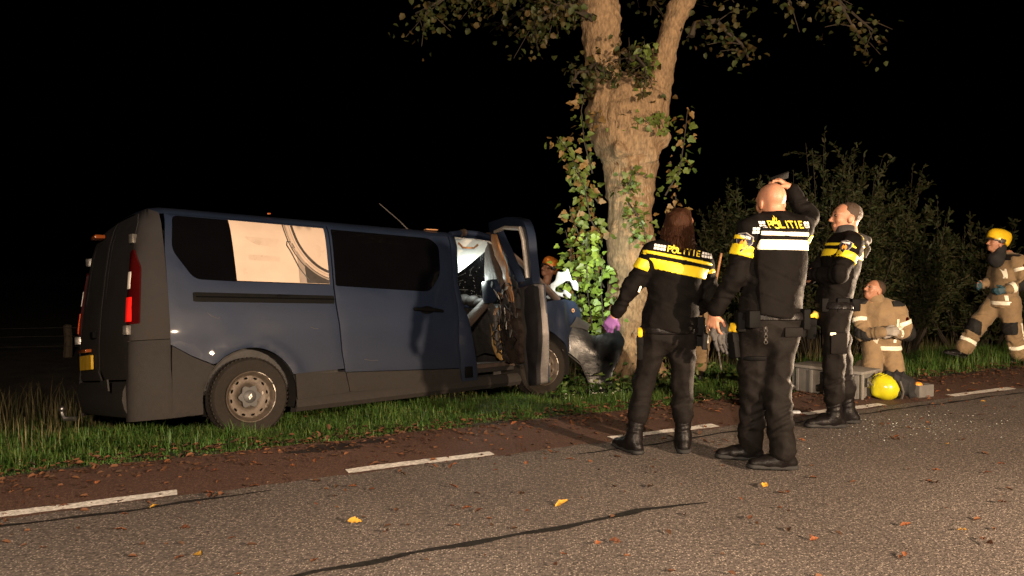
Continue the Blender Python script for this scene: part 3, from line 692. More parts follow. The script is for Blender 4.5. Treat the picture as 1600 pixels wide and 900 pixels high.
panel('foam_strip', rounded([(-.30, .95), (-.02, .96), (.04, .75), (.03, .48), (-.16, .54), (-.28, .72)], .05), lambda s, z, d: wob(dfr(s, z, d - .06), .02, 6), 'foam', parent=fdoor, step=.04, thick=.04)
b = MB(); b.tube([dfr(*p) for p in [(-.02, 1.06, -.08), (.05, .92, -.09), (.06, .72, -.10), (.12, .62, -.09)]], [.024, .028, .026, .03], 8); b.build('broken_pull_handle', 'inner_metal', fdoor)
panel('sail_panel', rounded([(-.33, 2.0), (-.26, 1.95), (-.07, 1.62), (.13, 1.39), (.10, 1.26), (-.20, 1.17), (-.40, 1.28), (-.42, 1.55)], .03), lambda s, z, d: dfr(s, z, d - .05), 'cabin_brown', parent=fdoor, step=.05, thick=.05)
b = MB(); b.tube([dfr(*p) for p in [(-.25, 1.94, -.06), (-.06, 1.62, -.06), (.16, 1.34, -.06)]], [.014, .014, .014], 8); b.build('sail_edge', 'inner_metal', fdoor)
panel('mirror_foot', rounded([(-.40, 1.40), (.10, 1.40), (.14, 1.28), (-.02, 1.14), (-.32, 1.16)], .05), lambda s, z, d: dfr(s, z, d - .10 - .04 * math.sin(PI * (s + .4) / .54)), 'paint', parent=fdoor, step=.05, thick=.06)
panel('torn_trim', [(-.08, 1.93), (.05, 1.90), (.20, 1.72), (.42, 1.45), (.55, 1.22), (.50, 1.10), (.40, 1.20), (.30, 1.44), (.08, 1.70), (-.06, 1.84)], lambda s, z, d: wob(dfr(s, z, d - .07), .03, 4), 'trim_tan', parent=fdoor, step=.05, thick=.03)
b = MB(); b.lathe([(.15, 0), (.165, .012), (.18, 0)], (0, 0, 0), 'y', 28)
rotm = Matrix((D2, -N2 * -1, Vector((0, 0, 1)))).transposed()
b.V = [dfr(.40, 1.16, -.07) + rotm @ Vector((v.x * 1.3, v.y, v.z)) for v in b.V]; b.build('speaker_ring', 'grey_plastic', fdoor)
for k in range(34):
    b = MB(); s0, z0 = rc.uniform(.05, .74), rc.uniform(.80, 1.34); a0 = rc.uniform(0, 6); l_ = rc.uniform(.05, .14); wd_ = rc.uniform(.015, .045)
    pts = [(s0 + l_ * math.cos(a0), z0 + l_ * math.sin(a0)), (s0 - wd_ * math.sin(a0), z0 + wd_ * math.cos(a0)), (s0 - l_ * .7 * math.cos(a0), z0 - l_ * .7 * math.sin(a0)), (s0 + wd_ * math.sin(a0), z0 - wd_ * math.cos(a0))]
    dp = rc.uniform(-.14, -.05); tl = rc.uniform(-.5, .5)
    b.prism(pts, lambda s, z, d: dfr(s, z, d + dp + tl * (z - z0)), 0, .008)
    b.build('torn_fragment', ['cabin_brown', 'inner_metal', 'trim_tan', 'grey_plastic', 'inner_metal', 'cabin_dark', 'worn_or_lit_metal', 'cabin_brown'][k % 8], fdoor, smooth=False)
for k in range(7):
    b = MB(); s0, z0 = rc.uniform(-.2, .5), rc.uniform(.85, 1.25)
    pth = [dfr(s0 + .12 * math.sin(t * 1.7 + k) + t * .03, z0 - t * .07, -.10 - .03 * math.sin(t + k)) for t in range(6)]
    b.tube(pth, .006, 5); b.build('loose_wire', ['cabin_dark', 'black_plastic', 'cabin_brown'][k % 3], fdoor)
panel('torn_bracket', rounded([(-.34, 1.12), (-.16, 1.16), (-.02, 1.06), (-.10, .95), (-.02, .86), (-.14, .82), (-.26, .92), (-.24, 1.03)], .03), lambda s, z, d: wob(dfr(s, z, d - .08), .02, 7), 'inner_metal', parent=fdoor, step=.03, thick=.02,
      holes=[[(-.20 + .025 * math.cos(t), 1.08 + .025 * math.sin(t)) for t in [2 * PI * i / 10 for i in range(10)]], [(-.13 + .03 * math.cos(t), .90 + .03 * math.sin(t)) for t in [2 * PI * i / 10 for i in range(10)]]])

# ------------------------------------------------------------------ smooth-union solids (trunk, bodies, clothes)
class Solid:
    """list of soft primitives; mesh() returns vertices and quads of the joined surface"""
    def __init__(s): s.P = []; s.cuts = []
    def cap(s, a, b, ra, rb=None, k=.03, flat=None, fold=None):
        """tapered capsule; flat=(axis vector, factor<1) squashes it; fold=(amplitude, waves per metre, centre t, width t)"""
        s.P.append(('c', np.array(a, float), np.array(b, float), ra, ra if rb is None else rb, k, flat, fold)); return s
    def ell(s, c, r, k=.03, rot=None):
        s.P.append(('e', np.array(c, float), np.array(r, float), None if rot is None else np.array(rot), k)); return s
    def path(s, pts, rs, k=.03, flat=None):
        for i in range(len(pts) - 1): s.cap(pts[i], pts[i + 1], rs[i], rs[i + 1], k, flat)
        return s
    def cut(s, c, n):       # keep the side the normal points away from
        s.cuts.append(('p', np.array(c, float), np.array(n, float) / np.linalg.norm(n))); return s
    def carve(s, c, r, k=.01): s.cuts.append(('s', np.array(c, float), r, k)); return s
    def bounds(s):
        lo = np.full(3, 1e9); hi = -lo
        for p in s.P:
            if p[0] == 'c': m = max(p[3], p[4]); l = np.minimum(p[1], p[2]) - m; h = np.maximum(p[1], p[2]) + m
            else: m = p[2].max(); l = p[1] - m; h = p[1] + m
            lo = np.minimum(lo, l); hi = np.maximum(hi, h)
        return lo, hi
    def field(s, lo, hi, h, grow=0.):
        nx, ny, nz = [int(math.ceil((hi[i] - lo[i]) / h)) + 1 for i in range(3)]
        ax = [lo[i] + h * np.arange(n) for i, n in enumerate((nx, ny, nz))]
        Fd = np.full((nx, ny, nz), .2, np.float32)
        for p in s.P:
            k = p[5] if p[0] == 'c' else p[4]; mg = k + .035
            if p[0] == 'c': m = max(p[3], p[4]) + mg; l = np.minimum(p[1], p[2]) - m; u = np.maximum(p[1], p[2]) + m
            else: m = p[2].max() + mg; l = p[1] - m; u = p[1] + m
            sl = tuple(slice(max(0, int((l[i] - lo[i]) / h)), max(0, min(len(ax[i]), int((u[i] - lo[i]) / h) + 2))) for i in range(3))
            X = ax[0][sl[0]][:, None, None].astype(np.float32); Y_ = ax[1][sl[1]][None, :, None].astype(np.float32); Z = ax[2][sl[2]][None, None, :].astype(np.float32)
            if p[0] == 'c':
                a, b = p[1], p[2]; ba = b - a; L2 = float(ba @ ba) + 1e-12
                dx, dy, dz = X - a[0], Y_ - a[1], Z - a[2]
                t = np.clip((dx * ba[0] + dy * ba[1] + dz * ba[2]) / L2, 0, 1)
                qx, qy, qz = dx - t * ba[0], dy - t * ba[1], dz - t * ba[2]
                if p[6] is not None:
                    n = np.array(p[6][0], float); n /= np.linalg.norm(n); f = 1 / p[6][1] - 1
                    q = (qx * n[0] + qy * n[1] + qz * n[2]) * f; d = np.sqrt((qx + q * n[0]) ** 2 + (qy + q * n[1]) ** 2 + (qz + q * n[2]) ** 2)
                    d = (d - (p[3] + (p[4] - p[3]) * t)) * (.5 + .5 * p[6][1])
                else: d = np.sqrt(qx * qx + qy * qy + qz * qz) - (p[3] + (p[4] - p[3]) * t)
                if p[7] is not None:
                    am, fq, tc, tw = p[7]; Ln = math.sqrt(L2)
                    d = d + am * np.exp(-((t - tc) / tw) ** 2) * np.sin(2 * PI * fq * t * Ln + 14 * qx + 11 * qy + 2.2 * np.sin(23 * (qx - qy) + 9 * t))
            else:
                dx, dy, dz = X - p[1][0], Y_ - p[1][1], Z - p[1][2]
                if p[3] is not None:
                    Rm = p[3].T
                    dx, dy, dz = [Rm[i, 0] * dx + Rm[i, 1] * dy + Rm[i, 2] * dz for i in range(3)]
                q = np.sqrt((dx / p[2][0]) ** 2 + (dy / p[2][1]) ** 2 + (dz / p[2][2]) ** 2)
                d = (q - 1) * p[2].min() * (.5 + .5 * min(1., p[2].min() / p[2].max() + .3))
            A = Fd[sl]; hh = np.clip(.5 + .5 * (A - d) / k, 0, 1); Fd[sl] = A + (d - A) * hh - k * hh * (1 - hh)
        Fd -= grow
        X = ax[0][:, None, None]; Y_ = ax[1][None, :, None]; Z = ax[2][None, None, :]
        for c in s.cuts:
            if c[0] == 'p': d = (X - c[1][0]) * c[2][0] + (Y_ - c[1][1]) * c[2][1] + (Z - c[1][2]) * c[2][2]; Fd = np.maximum(Fd, d)
            else:
                d = c[2] - np.sqrt((X - c[1][0]) ** 2 + (Y_ - c[1][1]) ** 2 + (Z - c[1][2]) ** 2); k = c[3]
                hh = np.clip(.5 - .5 * (Fd - d) / k, 0, 1); Fd = Fd + (d - Fd) * hh + k * hh * (1 - hh)
        return Fd, ax
    def mesh(s, h=.01, grow=0., wrinkle=0., slab=None, seed=0, wf=1.):
        lo, hi = s.bounds(); pad = 3 * h + grow + .02; lo = lo - pad; hi = hi + pad
        if slab is not None and slab[3] is not None:
            lo = np.maximum(lo, slab[3][0]); hi = np.minimum(hi, slab[3][1])
        Fd, ax = s.field(lo, hi, h, grow)
        X = ax[0][:, None, None].astype(np.float32); Y_ = ax[1][None, :, None].astype(np.float32); Z = ax[2][None, None, :].astype(np.float32)
        if wrinkle:
            q = seed * 1.7
            wv = np.sin(wf * (31 * Z + 9 * X) + q + 2.1 * np.sin(wf * (17 * X + 8 * Y_) + q) + 1.3 * np.sin(wf * 11 * Z)) * .5 + np.sin(wf * (19 * Z - 27 * X + 12 * Y_) + 2 * q + 1.5 * np.sin(wf * (13 * Z + 7 * Y_))) * .35 + np.sin(wf * (53 * Z + 31 * Y_ + 22 * X) + 1.8 * np.sin(wf * 21 * X)) * .2
            rg = 1 - 2.2 * np.abs(np.sin(wf * (12 * Z + 7 * X - 4 * Y_) + q + 1.9 * np.sin(wf * (6.5 * X + 5 * Y_ + 2 * Z) + q) + 1.1 * np.sin(wf * 15 * Z + 2 * q)))   # sharp drawn folds
            rg2 = 1 - 2.2 * np.abs(np.sin(wf * (9 * Z - 13 * X + 8 * Y_) + 2.3 * q + 1.6 * np.sin(wf * (8 * X - 6 * Y_ + 5 * Z))))
            Fd = Fd + (wrinkle * (.7 * wv - .85 * rg - .7 * rg2)).astype(np.float32)
        if slab is not None:      # keep only a slab: (point, normal, half thickness, bounds)
            c, n = np.array(slab[0], float), np.array(slab[1], float); n = n / np.linalg.norm(n)
            d = np.abs((X - c[0]) * n[0] + (Y_ - c[1]) * n[1] + (Z - c[2]) * n[2]) - slab[2]; Fd = np.maximum(Fd, d.astype(np.float32))
            Fd[0], Fd[-1], Fd[:, 0], Fd[:, -1], Fd[:, :, 0], Fd[:, :, -1] = .01, .01, .01, .01, .01, .01
        return surfnet(Fd, lo, h)

def surfnet(Fd, lo, h):
    nx, ny, nz = Fd.shape; S = Fd < 0
    c = [S[i:nx - 1 + i, j:ny - 1 + j, k:nz - 1 + k] for i in (0, 1) for j in (0, 1) for k in (0, 1)]
    sm = sum(q.astype(np.int8) for q in c); act = (sm > 0) & (sm < 8)
    I, J, K = np.nonzero(act); n = len(I)
    idx = np.full(act.shape, -1, np.int32); idx[act] = np.arange(n)
    acc = np.zeros((n, 3)); cnt = np.zeros(n)
    for axis in range(3):
        for a in (0, 1):
            for b in (0, 1):
                o = [0, 0, 0]; oth = [q for q in range(3) if q != axis]; o[oth[0]] = a; o[oth[1]] = b
                e = list(o); e[axis] = 1
                f0 = Fd[I + o[0], J + o[1], K + o[2]]; f1 = Fd[I + e[0], J + e[1], K + e[2]]
                cr = (f0 < 0) != (f1 < 0); t = np.where(cr, f0 / np.where(cr, f0 - f1, 1), 0)
                p = np.stack([np.full(n, float(o[0])), np.full(n, float(o[1])), np.full(n, float(o[2]))], 1); p[:, axis] = t
                acc += np.where(cr[:, None], p, 0); cnt += cr
    V = (np.stack([I, J, K], 1) + acc / cnt[:, None]) * h + lo
    Fs = []
    for axis in range(3):
        sl0 = [slice(None)] * 3; sl1 = [slice(None)] * 3; sl0[axis] = slice(0, -1); sl1[axis] = slice(1, None)
        A, B = S[tuple(sl0)], S[tuple(sl1)]; cr = A != B
        P = np.stack(np.nonzero(cr), 1); oth = [q for q in range(3) if q != axis]
        ok = (P[:, oth[0]] > 0) & (P[:, oth[1]] > 0) & (P[:, oth[0]] < Fd.shape[oth[0]] - 1) & (P[:, oth[1]] < Fd.shape[oth[1]] - 1); P = P[ok]
        def g(a, b):
            q = P.copy(); q[:, oth[0]] -= a; q[:, oth[1]] -= b; return idx[q[:, 0], q[:, 1], q[:, 2]]
        Q = np.stack([g(1, 1), g(0, 1), g(0, 0), g(1, 0)], 1); flip = A[P[:, 0], P[:, 1], P[:, 2]]
        if axis == 1: flip = ~flip
        Q[~flip] = Q[~flip][:, ::-1]; Fs.append(Q)
    Fa = np.concatenate(Fs); return V, Fa[(Fa >= 0).all(1)]

# ------------------------------------------------------------------ roadside tree
M('bark', (.235, .155, .083), .92, var=.42, scale=26, stretch=(1.3, 1.3, .5), bump=1., bscale=34, detail=12)
M('twig', (.032, .024, .014), .8, var=.3)
M('leaf', (.090, .125, .024), .5, var=.4, scale=5, spec=.35)
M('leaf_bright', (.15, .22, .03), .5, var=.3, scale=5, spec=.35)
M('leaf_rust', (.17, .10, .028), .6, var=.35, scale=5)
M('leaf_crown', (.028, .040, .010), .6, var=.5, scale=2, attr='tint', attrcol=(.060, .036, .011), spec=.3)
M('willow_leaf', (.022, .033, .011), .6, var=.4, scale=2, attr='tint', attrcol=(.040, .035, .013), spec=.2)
TX, TY = 1.56, 9.75
tree = empty('tree', (TX, TY, -.30)); tag(tree, 'thick pollarded tree with forked trunk beside the crashed van', 'tree')
ts = Solid()
ts.path([(0, 0, -.15), (0, 0, .25), (.0, 0, 1.0), (.0, 0, 1.9), (.0, 0, 2.6)], [.43, .355, .305, .295, .305], k=.12)
ts.path([(0, 0, 2.6), (.01, 0, 2.95), (-.05, 0, 3.3), (-.07, 0, 3.6), (-.05, 0, 3.85)], [.305, .345, .45, .485, .26], k=.10)
ts.path([(-.22, .0, 3.5), (-.36, 0, 4.0), (-.38, .02, 4.42), (-.40, .05, 4.86), (-.45, .05, 5.4), (-.5, .1, 7.5)], [.30, .245, .235, .26, .26, .20], k=.05)
ts.path([(.24, .0, 3.5), (.36, -.02, 4.0), (.44, -.05, 4.42), (.58, -.1, 4.86), (1.0, -.2, 5.6), (2.0, -.3, 7.0)], [.25, .175, .150, .150, .14, .1], k=.05)
for a, z, r in ((185, 3.55, .17), (345, 3.25, .17), (290, 3.4, .15), (250, 3.05, .12), (5, 3.55, .15), (215, 3.75, .14), (310, 3.0, .10), (320, 3.7, .13)):
    ts.ell((-.05 + .42 * math.cos(R(a)), .42 * math.sin(R(a)), z), (r * .85, r * .85, r), k=.10)
for a in (15, 80, 150, 215, 265, 320): ts.cap((.30 * math.cos(R(a)), .30 * math.sin(R(a)), .35), (.62 * math.cos(R(a)), .62 * math.sin(R(a)), -.05), .16, .10, k=.12)
Vt, Ft = ts.mesh(.026, wrinkle=.012, seed=3, wf=.9)
trunk = obj('trunk', fastmesh('trunk', Vt, Ft, 'bark'), tree)

def leafmesh(name, mat, L=1., wd=.8, fold=.15, curl=.12):
    """heart-shaped leaf, base at the origin, tip along +Y, face up"""
    o = [(0, 0), (.30, -.10), (.42, .06), (.56, .30), (.34, .46), (.22, .78), (0, 1.)]
    V = []; F = []
    for x, y in o: V.append((x * wd, y, fold * x - curl * y * y))
    for x, y in o[1:-1]: V.append((-x * wd, y, fold * x - curl * y * y))
    V.append((0, .35, -curl * .12)); c = len(V) - 1
    ring = list(range(7)) + list(range(11, 6, -1))
    for i in range(len(ring)): F.append([c, ring[i], ring[(i + 1) % len(ring)]])
    V = [(x * L, y * L, z * L) for x, y, z in V]
    return rawmesh(name, V, F, mat, True, None)
LEAF = {k: [leafmesh('leaf', k, 1., wd, fo, cu) for wd, fo, cu in ((.85, .2, .15), (.95, -.1, .3), (.75, .35, .05))] for k in ('leaf', 'leaf_bright', 'leaf_rust')}
def orient(d, up_r):
    d = d.normalized(); x = d.cross(up_r)
    if x.length < 1e-3: x = d.cross(Vector((1, 0, 0)))
    x.normalize(); z = x.cross(d); return Matrix((x, d, z)).transposed().to_4x4()
rl_ = random.Random(21); nleaf = 0
SHOOTS = []
def shoot(base, pts, size, nl, mats, face=(-.2, -1, .35)):
    """a sprout from the trunk: a thin stem with single leaves"""
    global nleaf
    P = [Vector(base)] + [Vector(p) for p in pts]
    b = MB(); n = len(P); b.tube(P, [.010 * (1 - .7 * i / (n - 1)) + .002 for i in range(n)], 5); so = b.build('shoot', 'twig', tree)
    for k in range(nl):
        t = (k + .5 + rl_.uniform(-.3, .3)) / nl * (n - 1) * .94 + .06 * (n - 1); i = min(n - 2, int(t)); p = P[i].lerp(P[i + 1], t - i)
        d = Vector((rl_.gauss(0, 1), rl_.gauss(-.25, .7), rl_.gauss(-.35, .5))).normalized(); L = size * rl_.uniform(.50, .95)
        off = d * rl_.uniform(.02, .09)
        up = Vector(face) + Vector((rl_.gauss(0, .5), rl_.gauss(0, .5), rl_.gauss(0, .5)))
        o = bpy.data.objects.new('leaf', rl_.choice(LEAF[rl_.choice(mats)])); link(o, tree); nleaf += 1
        o.matrix_local = Matrix.Translation(p + off) @ orient(d, up) @ Matrix.Scale(L, 4)
    for k in range(int(nl * 4.2)):                             # the leaves behind them
        t = rl_.uniform(.05, .98) * (n - 1); i = min(n - 2, int(t)); q = P[i].lerp(P[i + 1], t - i) + Vector((rl_.gauss(0, .10), rl_.gauss(.10, .09), rl_.gauss(0, .06)))
        d = Vector((rl_.gauss(0, 1), rl_.gauss(-.25, .7), rl_.gauss(-.35, .5)))
        EXTRA.append((q, orient(d, Vector(face) + Vector((rl_.gauss(0, .6), rl_.gauss(0, .6), rl_.gauss(0, .6)))) @ Matrix.Scale(size * rl_.uniform(.35, .85), 4), rl_.choice(mats)))
EXTRA = []
G_, B_, U_ = 'leaf', 'leaf_bright', 'leaf_rust'
# left side, from the ground up (tree-local coordinates)
shoot((-.35, -.25, .30), [(-.52, -.38, .7), (-.60, -.45, 1.2), (-.62, -.45, 1.7), (-.60, -.42, 2.0)], .145, 26, [B_, B_, G_])
shoot((-.40, -.15, .28), [(-.75, -.25, .8), (-.85, -.30, 1.35), (-.80, -.3, 1.75)], .145, 20, [B_, B_, G_])
shoot((-.32, -.30, .30), [(-.40, -.45, .8), (-.44, -.5, 1.3), (-.42, -.48, 1.7)], .14, 20, [B_, G_])
shoot((-.42, -.05, .30), [(-.62, -.10, .9), (-.72, -.1, 1.5), (-.86, -.1, 2.05)], .13, 18, [B_, G_, U_])
shoot((-.36, -.18, 1.3), [(-.58, -.25, 1.7), (-.75, -.25, 2.1), (-.82, -.25, 2.35)], .13, 16, [G_, G_, U_])
shoot((-.38, -.10, 1.9), [(-.55, -.2, 2.2), (-.62, -.2, 2.6), (-.78, -.2, 2.95)], .14, 18, [G_, G_, U_])
shoot((-.42, -.05, 2.4), [(-.66, -.15, 2.7), (-.80, -.15, 3.05), (-.98, -.15, 3.25)], .13, 16, [G_, G_, U_])
shoot((-.50, .0, 2.8), [(-.62, -.1, 3.2), (-.66, -.1, 3.6), (-.60, -.1, 3.9)], .12, 9, [G_, U_])
shoot((-.10, -.42, 2.4), [(-.02, -.55, 2.25), (.08, -.6, 2.05), (.12, -.6, 1.85)], .115, 14, [G_, G_])
shoot((-.05, -.44, 2.55), [(-.10, -.56, 2.6), (-.08, -.6, 2.75)], .115, 8, [G_])
shoot((.38, -.05, 1.0), [(.47, -.15, 1.5), (.52, -.2, 2.0), (.56, -.2, 2.5)], .10, 14, [U_, G_])
shoot((.44, -.1, 2.5), [(.60, -.2, 2.8), (.66, -.2, 3.2), (.70, -.2, 3.6)], .12, 15, [G_, G_, U_])
shoot((-.02, -.30, 3.5), [(.05, -.4, 3.8), (.12, -.4, 4.1), (.10, -.4, 4.4)], .12, 18, [G_])
shoot((-.10, -.35, 3.3), [(.02, -.5, 3.45), (.14, -.55, 3.35)], .12, 12, [G_])
shoot((.1, -.32, 3.4), [(.26, -.45, 3.5), (.33, -.5, 3.3)], .11, 9, [G_])
shoot((-.40, -.2, 3.6), [(-.50, -.35, 3.5), (-.55, -.4, 3.3)], .11, 7, [G_, U_])
shoot((.35, -.2, .25), [(.42, -.4, .5), (.40, -.5, .75)], .12, 10, [G_, B_])
shoot((.15, -.35, .25), [(.28, -.5, .55), (.38, -.55, .9)], .11, 8, [G_])

for mt_ in (G_, B_, U_):
    V = []; F = []; src = LEAF[mt_][0]; sv = [v.co.copy() for v in src.vertices]; sf = [list(f.vertices) for f in src.polygons]
    for q, mtx, m0 in EXTRA:
        if m0 != mt_: continue
        o_ = len(V); V += [q + (mtx @ v) for v in sv]; F += [[i + o_ for i in f] for f in sf]
    tag(obj('shoot_leaves', rawmesh('shoot_leaves', V, F, mt_, True, None), tree), kind='stuff')

def cards(name, C, D, U, Ls, wd, mat, parent=None, tint=None, fold=.2):
    """many small leaves as one mesh: each a folded diamond"""
    C, D, U = [np.asarray(a, float) for a in (C, D, U)]; n = len(C)
    D = D / np.linalg.norm(D, axis=1)[:, None]; X = np.cross(D, U); X /= np.linalg.norm(X, axis=1)[:, None] + 1e-9; Nn = np.cross(X, D)
    Ls = np.asarray(Ls)[:, None]; q = wd * Ls
    V = np.stack([C, C + D * Ls * .28 + X * q * .5 + Nn * q * fold, C + D * Ls * .70 + X * q * .38 + Nn * q * fold * .6, C + D * Ls - Nn * Ls * .12, C + D * Ls * .70 - X * q * .38 + Nn * q * fold * .6, C + D * Ls * .28 - X * q * .5 + Nn * q * fold], 1).reshape(-1, 3)
    b = (np.arange(n) * 6)[:, None]; F = np.concatenate([b + np.array([[0, 1, 2, 3]]), b + np.array([[0, 3, 4, 5]])])
    t = None if tint is None else np.repeat(tint, 6)
    return obj(name, fastmesh(name, V, F, mat, True, t), parent)
# crown: boughs hanging into the picture and the mass above it
bc = []; bd = []
br = MB(); r_ = random.Random(5)
def bough(p0, p1, sag, n_tw, spread, nl):
    p0, p1 = Vector(p0), Vector(p1); pts = [p0.lerp(p1, t / 6) + Vector((0, 0, sag * math.sin(PI * t / 6))) + Vector((r_.gauss(0, .06), r_.gauss(0, .06), r_.gauss(0, .05))) for t in range(7)]
    br.tube(pts, [.045 - .0055 * i for i in range(7)], 6)
    for k in range(n_tw):
        t = r_.uniform(1.2, 6); i = min(5, int(t)); q = pts[i].lerp(pts[i + 1], t - i)
        e = q + Vector((r_.gauss(0, spread), r_.gauss(0, spread), r_.gauss(-.12, spread * .7)))
        br.tube([q, q.lerp(e, .5) + Vector((0, 0, .04)), e], [.010, .007, .004], 4)
        for j in range(nl):
            s = r_.uniform(.15, 1.1); c = q.lerp(e, s) + Vector((r_.gauss(0, .09), r_.gauss(0, .09), r_.gauss(0, .09)))
            bc.append(c); bd.append(Vector((r_.gauss(0, 1), r_.gauss(0, 1), r_.gauss(-.6, .5))))
bough((-.4, .0, 4.9), (-2.75, -.5, 4.75), .35, 26, .26, 13)
bough((-.45, -.1, 4.7), (-1.3, -.4, 4.45), .35, 18, .22, 14)
bough((-.4, -.1, 5.0), (-1.9, -.8, 4.85), .3, 22, .25, 13)
bough((-.3, -.2, 4.0), (-.85, -.7, 3.75), .2, 12, .16, 12)
bough((.7, -.1, 4.6), (1.5, -.1, 4.25), .30, 10, .22, 13)
bough((.8, -.1, 5.1), (2.0, -.2, 4.95), .25, 14, .25, 12)
bough((1.0, -.2, 5.5), (3.1, .3, 4.62), .5, 22, .24, 12)
bough((1.0, -.2, 5.5), (3.4, .7, 4.85), .5, 16, .25, 11)
bough((-.1, -.1, 4.2), (.1, -.6, 3.9), .2, 12, .16, 12)
for k in range(26):                                            # the rest of the crown above the frame
    a = r_.uniform(0, 2 * PI); rr2 = r_.uniform(1.0, 3.4); bough((-.4, .1, r_.uniform(5, 6.8)), (rr2 * math.cos(a) - .1, rr2 * math.sin(a), r_.uniform(5.0, 8.)), .3, 14, .4, 9)
br.build('branches', 'twig', tree)['kind'] = 'stuff'
bc = np.array(bc); bd = np.array(bd); m_ = len(bc)
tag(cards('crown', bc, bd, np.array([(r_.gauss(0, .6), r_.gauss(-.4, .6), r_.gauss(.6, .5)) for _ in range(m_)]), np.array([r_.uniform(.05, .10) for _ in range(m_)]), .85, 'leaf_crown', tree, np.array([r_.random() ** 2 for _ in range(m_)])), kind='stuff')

# ------------------------------------------------------------------ willow shrubs behind the verge
def shrub(x, y, hgt, wdt, n_st, label, seed):
    r2 = random.Random(seed); o = empty('willow_shrub', (x, y, -.45)); tag(o, label, 'shrub', 'willow shrubs along the ditch')
    st = MB(); C = []; D = []
    for k in range(n_st):
        a = r2.uniform(0, 2 * PI); rr3 = wdt * math.sqrt(r2.random()); H_ = hgt * (1 - .45 * (rr3 / wdt) ** 2) * r2.uniform(.62, 1.05)
        b0 = Vector((rr3 * .35 * math.cos(a), rr3 * .35 * math.sin(a), 0)); b1 = Vector((rr3 * .85 * math.cos(a), rr3 * .85 * math.sin(a), H_ * .6)); b2 = Vector((rr3 * math.cos(a) + r2.gauss(0, .08), rr3 * math.sin(a) + r2.gauss(0, .08), H_))
        st.tube([b0, b1, b2], [.014, .009, .003], 4)
        for s in range(9):
            t0 = r2.uniform(.25, .9); q = b0.lerp(b1, t0 * 2) if t0 < .5 else b1.lerp(b2, t0 * 2 - 1)
            e = q + Vector((r2.gauss(0, .22), r2.gauss(0, .22), abs(r2.gauss(.2, .15)) + .05)); st.tube([q, e], [.005, .002], 3)
            for j in range(26): C.append(q.lerp(e, r2.uniform(.0, 1.05)) + Vector((r2.gauss(0, .02), r2.gauss(0, .02), r2.gauss(0, .02)))); D.append((e - q).normalized() * .8 + Vector((r2.gauss(0, .7), r2.gauss(0, .7), r2.gauss(0, .5))))
        for j in range(26): t0 = r2.uniform(.3, 1.02); C.append((b0.lerp(b1, t0 * 2) if t0 < .5 else b1.lerp(b2, t0 * 2 - 1))); D.append((b2 - b1).normalized() + Vector((r2.gauss(0, .7), r2.gauss(0, .7), r2.gauss(0, .5))))
    st.build('stems', 'twig', o)['kind'] = 'stuff'; n2 = len(C)
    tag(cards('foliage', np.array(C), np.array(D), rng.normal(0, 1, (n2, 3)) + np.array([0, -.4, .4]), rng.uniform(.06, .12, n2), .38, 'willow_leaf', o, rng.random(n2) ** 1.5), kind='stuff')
shrub(4.35, 13.2, 3.45, 1.1, 56, 'loose feathery shrub right behind the kneeling firefighter and bald officer', 1)
shrub(5.55, 13.0, 4.15, 1.15, 70, 'tallest feathery shrub, behind the officer standing in profile', 2)
shrub(7.0, 13.4, 3.5, 1.2, 62, 'dark shrub between the kneeling and the walking firefighter', 3)
shrub(8.7, 13.8, 2.6, 1.2, 50, 'low dark shrub directly behind the walking firefighter', 4)
shrub(10.6, 14.4, 2.4, 1.3, 46, 'low dark shrub at the far right edge of the picture', 5)
shrub(3.1, 13.8, 2.2, .9, 36, 'small shrub in the dark just right of the tree trunk', 6)

# ------------------------------------------------------------------ grass, weeds, litter
def grass(name, n, uf, vf, hmin, hmax, wdt, mat, seed, lean=.5, drop=None):
    g = np.random.default_rng(seed); u = uf(g, n); v = vf(g, n)
    if drop is not None: k = ~drop(u, v); u, v = u[k], v[k]
    n = len(u); z = zg(u, v); P = np.stack([u * DU.x + v * DV.x, u * DU.y + v * DV.y, z - .01], 1)
    clump = .60 + .40 * np.sin(u * 5.1 + 2 * np.sin(v * 4.3)) * np.sin(v * 6.7 + 1.7 * np.sin(u * 3.1))
    edge = np.clip((v - 5.48) / .35, .28, 1)
    H = (hmin + (hmax - hmin) * g.random(n) ** 1.5) * clump * edge
    a = g.uniform(0, 2 * PI, n); d = np.stack([np.cos(a), np.sin(a), np.zeros(n)], 1); s = np.stack([-np.sin(a), np.cos(a), np.zeros(n)], 1)
    b = g.uniform(.1, lean * 2, n)[:, None]; H = H[:, None]; W_ = (wdt * g.uniform(.6, 1.2, n))[:, None]; up = np.array([[0, 0, 1.]])
    V = np.stack([P - s * W_, P + s * W_, P + up * H * .55 + d * H * b * .25 + s * W_ * .8, P + up * H * .55 + d * H * b * .25 - s * W_ * .8, P + up * H * (1 - .25 * b) + d * H * b * .8 + s * W_ * .1, P + up * H * (1 - .25 * b) + d * H * b * .8 - s * W_ * .1], 1).reshape(-1, 3)
    i = (np.arange(n) * 6)[:, None]; F = np.concatenate([i + np.array([[0, 1, 2, 3]]), i + np.array([[3, 2, 4, 5]])])
    return fastmesh(name, V, F, mat, True, np.repeat(g.random(n) ** 2.5 * .9, 6))
E_ = lambda g, n: 5.44 + .10 * g.normal(size=n) + np.where(g.random(n) < .75, 2.4, 5.2) * g.random(n) ** 1.25
gr = obj('grass', grass('grass', 120000, lambda g, n: g.uniform(-4.6, 6.5, n), E_, .05, .20, .0042, 'grass', 1, .95)); tag(gr, 'green verge grass between the road edge and the van', 'grass', kind='stuff')
gr = obj('far_grass', grass('far_grass', 30000, lambda g, n: g.uniform(6.5, 15, n), lambda g, n: 5.6 + 3.5 * g.random(n), .06, .34, .005, 'grass', 2)); tag(gr, 'dim verge grass behind the firefighters', 'grass', kind='stuff')
